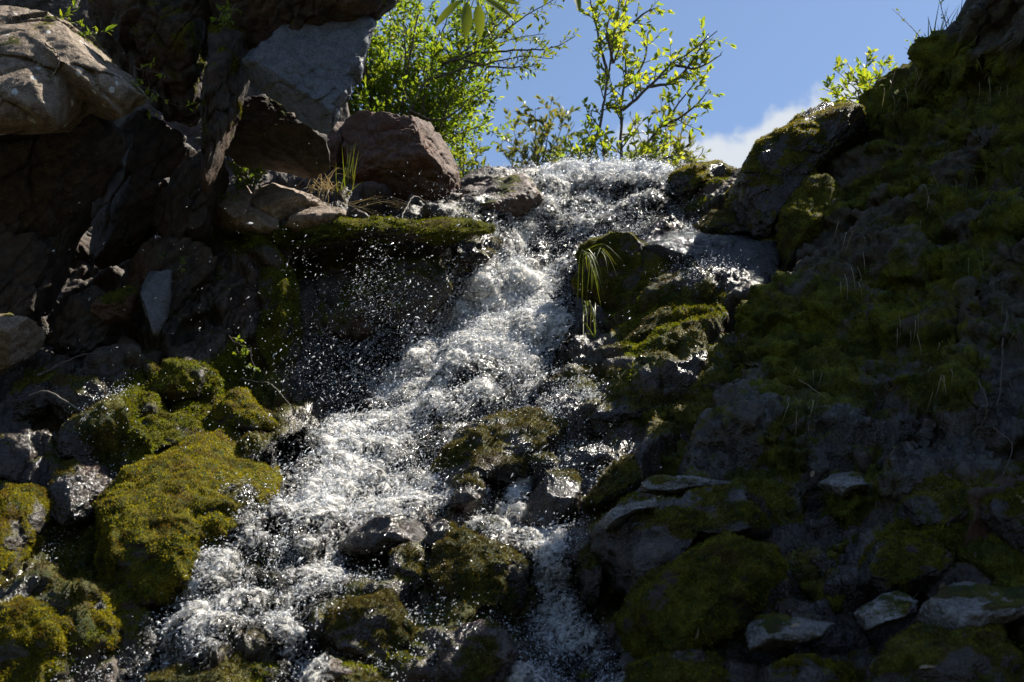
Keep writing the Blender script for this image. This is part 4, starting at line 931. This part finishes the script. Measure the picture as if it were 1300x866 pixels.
def plant(name, label, cat, stems, mat, bark=None, r0=0.008, twig=0.10, twl=(0.10, 0.22), leaf=(0.035, 0.055), asp=0.42, per=6, group=None, seed=0, up=0.3, sub=0, leafy_from=0.2, seg=2, spread=0.8):
    """stems: polylines of (px, py, Y); side twigs every `twig` metres, leaves along them"""
    R = random.Random(seed)
    base = P(*stems[0][0]); root = empty(name, base); tag(root, label, cat, group)
    st = MB(); lv = Leaves()
    def leaves_on(pts, k, l0=0.0):
        m = len(pts)
        for q in range(k):
            t = l0 + (1 - l0) * (q + R.random()) / k
            i = min(int(t * (m - 1)), m - 2); f = t * (m - 1) - i
            o = pts[i] * (1 - f) + pts[i + 1] * f
            ax = pts[i + 1] - pts[i]; ax = ax / (np.linalg.norm(ax) + 1e-9)
            d = ax * 0.7 + rv(R) * spread + np.array([0, 0, 0.15])
            nrm = np.array([0, 0, 1.0]) + 0.8 * rv(R)
            L_ = R.uniform(*leaf)
            lv.add(o, d, nrm, L_, L_ * asp * R.uniform(0.8, 1.2), seg=seg, fold=R.uniform(0.1, 0.5), curl=R.uniform(-0.05, 0.3))
    def grow(o, d, ln, rad, depth):
        n = 6; pts = [o]; dd = d / np.linalg.norm(d)
        for k in range(n):
            dd = dd + 0.16 * rv(R) + np.array([0, 0, up * 0.12]); dd = dd / np.linalg.norm(dd)
            pts.append(pts[-1] + dd * ln / n)
        pts = np.array(pts); st.tube(pts, np.linspace(rad, rad * 0.35, n + 1), 4)
        leaves_on(pts, max(2, int(per * R.uniform(0.7, 1.3))), 0.15)
        tip = pts[-1] - pts[-2]; tip = tip / np.linalg.norm(tip)
        for q in range(2):
            L_ = R.uniform(*leaf); lv.add(pts[-1], tip + 0.5 * rv(R), np.array([0, 0, 1.0]) + 0.7 * rv(R), L_, L_ * asp, seg=seg)
        if depth > 0:
            for q in range(R.choice([1, 2, 2])):
                k = R.randint(2, n - 1)
                grow(pts[k], (pts[k] - pts[k - 1]) / (ln / n) + 0.9 * rv(R), ln * R.uniform(0.5, 0.8), rad * 0.6, depth - 1)
    for s in stems:
        w = np.array([P(*q) for q in s]); ln = np.linalg.norm(np.diff(w, axis=0), axis=1).sum()
        n = max(8, int(ln / 0.04)); pts = smoothline(w, n)
        pts = pts + np.array([0.01, 0.01, 0.01]) * np.cumsum(np.random.RandomState(seed).randn(n, 3), 0) * 0.35
        rr = r0 * (0.25 + 0.75 * (1 - np.linspace(0, 1, n)))
        st.tube(pts, rr, 5)
        pos = ln * leafy_from
        while pos < ln:
            i = min(int(pos / ln * (n - 1)), n - 2)
            ax = pts[i + 1] - pts[i]; ax /= np.linalg.norm(ax)
            side = np.cross(ax, rv(R)); side /= np.linalg.norm(side)
            grow(pts[i], ax * 0.7 + side * 0.9, R.uniform(*twl) * (1 - 0.4 * pos / ln), rr[i] * 0.5, sub)
            pos += twig * R.uniform(0.6, 1.4)
        leaves_on(pts, max(2, int(per * 0.6)), 0.5)
    st.build('stem', bark or M_BARK, root); lv.build('foliage', mat, root)
    return root
# upright shrub over the lip
plant('shrub', 'upright yellow-green shrub with thin stems rising behind the waterfall lip', 'shrub',
      [[(742,214,8.3),(762,150,8.3),(776,80,8.35),(786,20,8.4),(794,-40,8.4)], [(788,216,8.35),(788,140,8.35),(796,90,8.45),(792,40,8.5),(800,-20,8.55)], [(789,140,8.35),(820,110,8.3),(850,80,8.3),(880,62,8.25),(912,38,8.2)],
       [(798,205,8.4),(836,160,8.5),(866,125,8.5),(890,96,8.5)], [(772,100,8.35),(760,50,8.3),(752,10,8.25),(745,-30,8.25)], [(790,40,8.4),(812,18,8.4),(836,4,8.4)], [(720,214,8.25),(738,190,8.25),(752,172,8.25)], [(800,212,8.4),(826,196,8.4),(850,170,8.4)],[(745,214,8.2),(722,205,8.15),(704,190,8.15)],[(770,212,8.2),(764,190,8.15),(768,165,8.15)],[(815,212,8.3),(840,200,8.3),(862,192,8.3)],[(778,80,8.35),(770,40,8.2),(776,5,8.2)],[(792,110,8.45),(815,80,8.5),(822,40,8.5)],[(836,160,8.5),(872,140,8.5),(900,110,8.5)],[(850,80,8.3),(884,84,8.3),(914,66,8.3)],[(820,110,8.3),(860,96,8.3),(900,40,8.2)]],
      M_LEAFY, r0=0.012, twig=0.05, twl=(0.08, 0.26), leaf=(0.03, 0.068), asp=0.42, per=8, seed=1, leafy_from=0.1)
def fan(cx, cy, Y, tips, wob=30, seed=0):
    R = random.Random(seed); out = []
    for tx, ty in tips:
        dY = R.uniform(-0.35, 0.35)
        out.append([(cx + R.uniform(-25, 25), cy + R.uniform(-10, 10), Y), ((cx + tx) / 2 + R.uniform(-wob, wob), (cy + ty) / 2 + R.uniform(-wob, wob) * .6, Y + dY * .5), (tx, ty, Y + dY)])
    return out
plant('leafy_tree', 'dense bright green small-leaved tree behind the reddish boulder', 'tree',
      fan(490, 240, 8.8, [(440,-40),(470,-60),(500,-50),(540,-30),(580,-10),(600,60),(580,110),(600,160),(560,180),(470,60),(520,60),(540,120),(450,110),(490,150),(510,-10),(560,40),(600,200),(470,130),(620,30),(530,20),(455,20),(480,90),(650,0),(670,-30),(640,90),(610,-20),(630,150)], 30, 3),
      M_LEAFD, r0=0.012, twig=0.05, twl=(0.12, 0.32), leaf=(0.032, 0.058), asp=0.36, per=7, seed=2, sub=1, leafy_from=0.25)
plant('leafy_tree', 'darker leafy tree standing behind the bright green small-leaved one', 'tree',
      fan(500, 240, 9.8, [(430,-30),(460,0),(500,20),(520,80),(470,90),(540,-20),(560,70),(590,20),(570,140),(520,160),(460,150),(620,80),(600,120),(640,-20)], 30, 5),
      M_LEAFD, r0=0.014, twig=0.07, twl=(0.15, 0.35), leaf=(0.036, 0.056), asp=0.38, per=5, seed=3, sub=1, leafy_from=0.25)
plant('branch_tree', 'slender tree reaching long thin forked branches with sparse leaves toward the middle of the sky', 'tree',
      [[(500,235,8.5),(520,140,8.5),(560,80,8.5),(620,55,8.5),(690,40,8.5)],[(560,80,8.5),(600,66,8.4),(650,30,8.4),(712,-10,8.4)],[(545,100,8.5),(600,82,8.45),(660,70,8.4),(700,72,8.4)],[(610,66,8.5),(650,62,8.5),(700,58,8.5),(730,44,8.5)],[(520,140,8.5),(560,150,8.4),(600,120,8.4),(630,108,8.4)],[(570,78,8.5),(620,40,8.6),(660,0,8.6)],[(590,76,8.5),(640,84,8.5),(690,78,8.5)]],
      M_LEAF, r0=0.010, twig=0.05, twl=(0.08, 0.22), leaf=(0.03, 0.055), asp=0.34, per=8, seed=4, leafy_from=0.45, sub=0)
plant('bush', 'low yellow-green leafy bush right behind the waterfall lip around the shrub stems', 'bush',
      fan(775, 228, 8.2, [(700,190),(715,175),(735,188),(750,170),(765,182),(725,205),(800,190),(820,185),(835,195),(850,180),(870,196),(790,178),(702,206)], 8, 19), M_LEAFY, r0=0.005, twig=0.05, twl=(0.05, 0.12), leaf=(0.025, 0.06), asp=0.4, per=5, seed=12, leafy_from=0.3)
plant('bush', 'small leafy bush hanging over the right end of the reddish boulder', 'bush',
      fan(606, 250, 7.9, [(560,170),(590,160),(600,190),(620,200),(612,170),(580,190),(630,225),(596,215)], 8, 7), M_LEAF, r0=0.006, twig=0.05, twl=(0.05, 0.12), leaf=(0.025, 0.045), asp=0.4, per=6, seed=5)
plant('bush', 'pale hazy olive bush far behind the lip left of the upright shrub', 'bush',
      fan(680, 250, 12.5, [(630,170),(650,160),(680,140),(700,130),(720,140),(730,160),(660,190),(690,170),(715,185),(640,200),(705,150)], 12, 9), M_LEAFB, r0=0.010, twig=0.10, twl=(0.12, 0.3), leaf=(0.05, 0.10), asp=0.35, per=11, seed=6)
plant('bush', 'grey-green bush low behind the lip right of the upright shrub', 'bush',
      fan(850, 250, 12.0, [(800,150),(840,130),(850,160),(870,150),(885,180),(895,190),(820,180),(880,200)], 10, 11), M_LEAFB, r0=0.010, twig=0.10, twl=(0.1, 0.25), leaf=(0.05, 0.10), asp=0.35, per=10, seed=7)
plant('bush', 'rounded olive bush showing above the skyline left of the cliff', 'bush',
      fan(1110, 150, 8.4, [(1045,115),(1060,90),(1075,78),(1100,70),(1120,78),(1135,85),(1090,95),(1070,110),(1050,130),(1105,100),(1125,105)], 6, 13), M_LEAFY, r0=0.006, twig=0.06, twl=(0.06, 0.14), leaf=(0.04, 0.065), asp=0.36, per=9, seed=8, leafy_from=0.4)
plant('bush', 'small pale leafy bush among grass on the edge of the cliff top', 'bush',
      fan(1190, 90, 7.0, [(1160,45),(1175,40),(1190,30),(1205,38),(1215,45),(1185,55),(1150,60)], 5, 15), M_LEAFY, r0=0.004, twig=0.05, twl=(0.04, 0.09), leaf=(0.02, 0.035), asp=0.3, per=5, seed=9, leafy_from=0.2)
plant('seedling', 'tiny sprout on the skyline boulder', 'plant', [[(1020,153,7.4),(1019,143,7.4)]], M_LEAFY, r0=0.003, twig=0.03, twl=(0.02, 0.03), leaf=(0.02, 0.03), per=2, seed=10)
plant('twig_plant', 'thin bare stem with small buds leaning out over the cliff top', 'plant', [[(1185,70,6.9),(1160,35,6.9),(1135,12,6.9)],[(1210,60,6.8),(1200,20,6.8),(1190,-20,6.8)],[(1215,55,6.8),(1222,15,6.8),(1226,-15,6.8)]], M_LEAF, r0=0.004, twig=0.05, twl=(0.02, 0.04), leaf=(0.012, 0.02), per=2, seed=11)
# broad leaves hanging in at the top
def broad(label, stem, lvs, seed):
    R = random.Random(seed); root = empty('leafy_branch', P(*stem[0])); tag(root, label, 'branch', 'broad leaves hanging in at the top')
    st = MB(); w = smoothline(np.array([P(*q) for q in stem]), 14); st.tube(w, np.linspace(0.006, 0.003, 14), 6)
    for (x0, y0, x1, y1, wd, Y) in lvs:
        a = P(x0, y0, Y); b = P(x1, y1, Y - 0.02); k = np.argmin(np.linalg.norm(w - a, axis=1))
        st.tube(np.array([w[k], (w[k] + a) / 2 + np.array([0, 0, 0.004]), a]), [0.002, 0.0018, 0.0015], 4)
    st.build('stem', M_BARK, root)
    for (x0, y0, x1, y1, wd, Y) in lvs:
        a = P(x0, y0, Y); b = P(x1, y1, Y - 0.02); lv = Leaves(); ln = np.linalg.norm(b - a)
        lv.add(a, b - a, np.array([R.uniform(-.5, .5), -1, 0.3]), ln, wd * Y / FPX, seg=8, fold=R.uniform(0.1, 0.3), curl=0.08)
        lv.build('leaf', M_LEAFD, root)
broad('cluster of broad green leaves hanging down at the top of the leafy tree', [(575,-40,4.6),(600,-12,4.6),(640,-14,4.6),(690,-6,4.6)],
      [(585,0,551,32,17,4.6),(593,2,592,48,17,4.6),(607,6,610,47,17,4.6),(615,-2,651,20,15,4.6),(625,-6,660,4,13,4.6),(600,-10,570,-2,12,4.6)], 1)
broad('lone pair of broad leaf tips hanging at the top edge over the upright shrub', [(740,-45,4.6),(725,-22,4.6),(700,-20,4.6)], [(728,-14,737,14,13,4.6),(700,-16,690,6,12,4.6),(712,-14,716,2,10,4.6)], 2)
# sprigs and vines on the left rocks
plant('sprig', 'green sprig with lit leaves growing on top of the lichen boulder', 'plant', [[(60,28,5.7),(85,22,5.7),(100,16,5.65)],[(60,28,5.7),(70,30,5.7),(100,36,5.65),(122,38,5.6)],[(60,28,5.7),(105,45,5.7),(130,45,5.65),(146,40,5.65)]], M_FERN, r0=0.002, twig=0.05, twl=(0.03, 0.06), leaf=(0.03, 0.05), asp=0.3, per=3, seed=20)
plant('vine', 'trailing vine with small yellow leaves below the dark mossy boulder', 'vine', [[(170,85,5.62),(190,92,5.6),(205,96,5.6),(222,100,5.58)],[(170,85,5.62),(178,110,5.6),(200,120,5.55),(220,132,5.55),(250,140,5.55)],[(170,85,5.62),(176,118,5.6),(190,130,5.6),(200,146,5.6)]], M_LEAFY, r0=0.002, twig=0.09, twl=(0.02, 0.05), leaf=(0.022, 0.036), asp=0.4, per=2, seed=21, spread=1.0)
plant('sprig', 'small fern sprig at the top edge under the overhang', 'plant', [[(290,10,5.6),(275,26,5.55),(268,30,5.55)],[(290,10,5.6),(288,28,5.55),(282,40,5.55)],[(300,6,5.6),(292,18,5.55)]], M_FERN, r0=0.002, twig=0.03, twl=(0.02, 0.05), leaf=(0.02, 0.035), asp=0.4, per=4, seed=22)
plant('leafy_plant', 'bright leafy plant in the gap above the sunlit rocks', 'plant', fan(305, 232, 6.6, [(288,192),(300,190),(318,196),(330,205),(342,200),(322,215),(296,210),(310,205),(335,218)], 5, 17), M_FERN, r0=0.003, twig=0.045, twl=(0.03, 0.06), leaf=(0.02, 0.034), asp=0.45, per=4, seed=23)
plant('leafy_plant', 'small narrow-leaved plant at the foot of the tall pale cracked rock', 'plant', [[(292,256,6.5),(298,245,6.5),(300,238,6.5)],[(294,256,6.5),(286,248,6.5),(282,243,6.5)]], M_FERN, r0=0.002, twig=0.03, twl=(0.02, 0.04), leaf=(0.03, 0.045), asp=0.22, per=3, seed=24)
plant('fern', 'small green fern clinging to the dark wall left of the mossy pillar', 'fern', [[(290,425,6.2),(300,432,6.2),(312,438,6.2)],[(318,440,6.2),(320,455,6.2),(322,475,6.2)],[(300,440,6.2),(310,452,6.2)]], M_FERN, r0=0.002, twig=0.03, twl=(0.02, 0.05), leaf=(0.015, 0.026), asp=0.5, per=4, seed=25)
plant('fern', 'tiny fern beside the top of the grey upright slab', 'fern', [[(225,345,6.15),(232,335,6.15),(236,328,6.15)],[(205,335,6.2),(203,326,6.2)]], M_FERN, r0=0.002, twig=0.03, twl=(0.02, 0.035), leaf=(0.015, 0.026), asp=0.5, per=4, seed=26)

# grass tufts: each blade curves from the root
def grass(label, root, blades, mat, seed, Ys, hang=False, group='grass tufts', wd=0.006, name='grass_tuft'):
    R = random.Random(seed); b0 = P(root[0], root[1], Ys); e = empty(name, b0); tag(e, label, 'grass', group)
    V = []; F = []; n = 0
    for (x0, y0, x1, y1, bend) in blades:
        a = P(x0, y0, Ys + R.uniform(-.05, .05)); b = P(x1, y1, Ys + R.uniform(-.16, .05)); m = (a + b) / 2 + np.array([0, R.uniform(-.03, .0), bend * np.linalg.norm(b - a)])
        pts = smoothline([a, m, b], 9); s = np.array([1, R.uniform(-.5, .5), R.uniform(-.2, .2)]); s /= np.linalg.norm(s)
        for k, q in enumerate(pts):
            w = wd * 0.5 * (1 - (k / 8) ** 2 * 0.95); V += [q - s * w, q + s * w]
        F += [(n + 2 * k, n + 2 * k + 1, n + 2 * k + 3, n + 2 * k + 2) for k in range(8)]; n += 18
    obj('blades', V, F, mat, e)
R = random.Random(77)
def spray_blades(cx, cy, k, dx, dy, wx=10, bend=0.2):
    return [(cx + R.uniform(-wx, wx), cy + R.uniform(-4, 4), cx + R.uniform(*dx), cy + R.uniform(*dy), R.uniform(bend * .5, bend * 1.5)) for _ in range(k)]
grass('green upright grass clump left of the reddish boulder', (436, 268), spray_blades(436, 268, 26, (-14, 26), (-90, -20), 10, .06), M_GRASS, 1, 6.9, wd=0.007)
grass('dry straw tuft drooping over the sunlit pinkish rock', (405, 232), spray_blades(412, 240, 46, (-50, 40), (-25, 35), 14, .3), M_STRAW, 2, 6.75, wd=0.004)
grass('long dry straw strands lying along the mossy ledge', (450, 262), spray_blades(440, 262, 16, (20, 110), (0, 24), 16, .1), M_STRAW, 3, 6.8, wd=0.003)
grass('green grass blades hanging down the square dark block by the fall', (742, 335), spray_blades(745, 325, 16, (-12, 18), (15, 75), 9, .2) + spray_blades(752, 318, 10, (-6, 40), (10, 60), 14, .2) + spray_blades(748, 385, 14, (-12, 16), (10, 62), 9, .15) + spray_blades(755, 430, 6, (-25, 5), (-30, 20), 5, .12), M_GRASS, 4, 6.64, wd=0.004)
grass('grass blades standing on the edge of the cliff top', (1190, 80), spray_blades(1195, 70, 30, (-25, 30), (-75, -15), 18, .08), M_GRASS, 5, 6.7, wd=0.008)
grass('pale root hairs hanging from the top of the cliff', (1190, 75), spray_blades(1180, 78, 16, (-30, 30), (15, 55), 30, .02), M_STRAW, 6, 6.6, wd=0.003)
for k, (x, y) in enumerate([(1120,175),(1180,240),(1080,350),(1240,200),(1160,400),(1090,300),(1250,330),(1030,470),(1200,470),(1280,390),(1140,120),(1260,100),(1220,440),(1010,520)]):
    hp, hn = hit(x, y)
    bl_ = [(x + a_, y + b_, x + a_ + R.gauss(0, 5), y + b_ + R.uniform(8, 40), R.uniform(.0, .08)) for a_, b_ in [(R.gauss(0, 16), R.gauss(0, 14)) for _ in range(7)]]
    grass('wispy straw hanging on the shaded mossy cliff', (x, y), bl_, M_STRAW if k % 3 else M_GRASS, 10 + k, float(hp[1]) - 0.05, group='wisps of straw on the cliff', wd=0.003)
# twigs, roots and dead leaves
def twig(label, pts, rad, mat, off=0.02, name='dead_twig', group='dead twigs'):
    w = []
    for (x, y) in pts:
        hp, hn = hit(x, y); w.append(hp - np.array([0, off, -off * .3]))
    w = np.array(w); yv = w[:, 1].copy()
    if len(yv) > 2: w[1:-1, 1] = np.minimum(yv[1:-1], (yv[:-2] + yv[2:]) / 2)
    n = 22; p = smoothline(w, n); p += np.random.RandomState(len(label)).randn(n, 3) * 0.002
    m = MB(); m.tube(p, np.linspace(rad, rad * .4, n), 6); o = m.build(name, mat, loc=p[0]); tag(o, label, 'twig', group)
twig('tall bent dead twig standing against the cliff at the frame edge', [(1276,400),(1268,440),(1270,480),(1260,510),(1258,545),(1267,580),(1270,610)], 0.004, M_BARK, .02)
twig('thin side root left of the tall bent twig', [(1240,490),(1250,515),(1246,540),(1232,556)], 0.004, M_BARK, .03)
twig('short dead twig on the moss between the pillar and the boulder', [(306,486),(330,490),(352,505),(370,520)], 0.004, M_BARKP, .03)
twig('bare stick lying on the wet ledge at the frame edge', [(40,508),(75,515),(110,530),(140,552)], 0.005, M_BARKP, .03)
twig('broken stick lying under the dark recess', [(50,482),(80,470),(110,458),(145,452)], 0.006, M_BARK, .03)
twig('fine stem leaning over the lichen boulder', [(60,62),(75,75),(80,90),(68,105)], 0.004, M_BARK, .03)
twig('curved dead root at the foot of the leafy plant', [(285,210),(295,225),(305,236),(318,246)], 0.005, M_BARK, .03)
twig('pale stick lying across the mossy ledge', [(510,282),(530,276),(548,268)], 0.004, M_BARKP, .03)
twig('short pale twig among moss on the cliff', [(1012,488),(1030,498),(1048,512)], 0.003, M_STRAW, .03)
def dead(label, x, y, ln, wd, ang, seed):
    hp, hn = hit(x, y); R = random.Random(seed)
    d = np.array([math.cos(ang), -0.15, math.sin(ang)]); lv = Leaves()
    o = hp + hn * 0.012 - d * ln / 2
    lv.add(o, d, hn + 0.3 * rv(R), ln, wd, seg=4, fold=0.3, curl=0.2)
    ob = obj('fallen_leaf', np.array(lv.v), np.array(lv.t), M_DEAD, None, True, None, loc=o); tag(ob, label, 'leaf', 'dead leaves')
for a in [('upright pale dead leaf on the large dark green mossy boulder',883,802,.04,.018,1.1,1),('brown dead leaf lying on the small pale wet slab',1163,751,.05,.018,.6,2),('thin pale dead leaf on the stone among twigs at the cliff foot',1022,628,.05,.012,-.3,3),
          ('dead leaf standing on the stone at the cliff foot',1033,598,.035,.016,1.2,4),('yellowed leaf fallen near the pale slab in the lower corner',1196,744,.035,.015,.9,5),('curled leaf on the low wet stone step',1010,798,.04,.016,.5,6),
          ('dead leaf on the rock with the moss edge',1292,632,.05,.018,-.8,7),('dead leaf caught on the bottom corner mossy rock',1180,848,.05,.016,.2,8),('small tan leaf on the cliff moss',1130,492,.03,.014,.3,9)]: dead(*a)
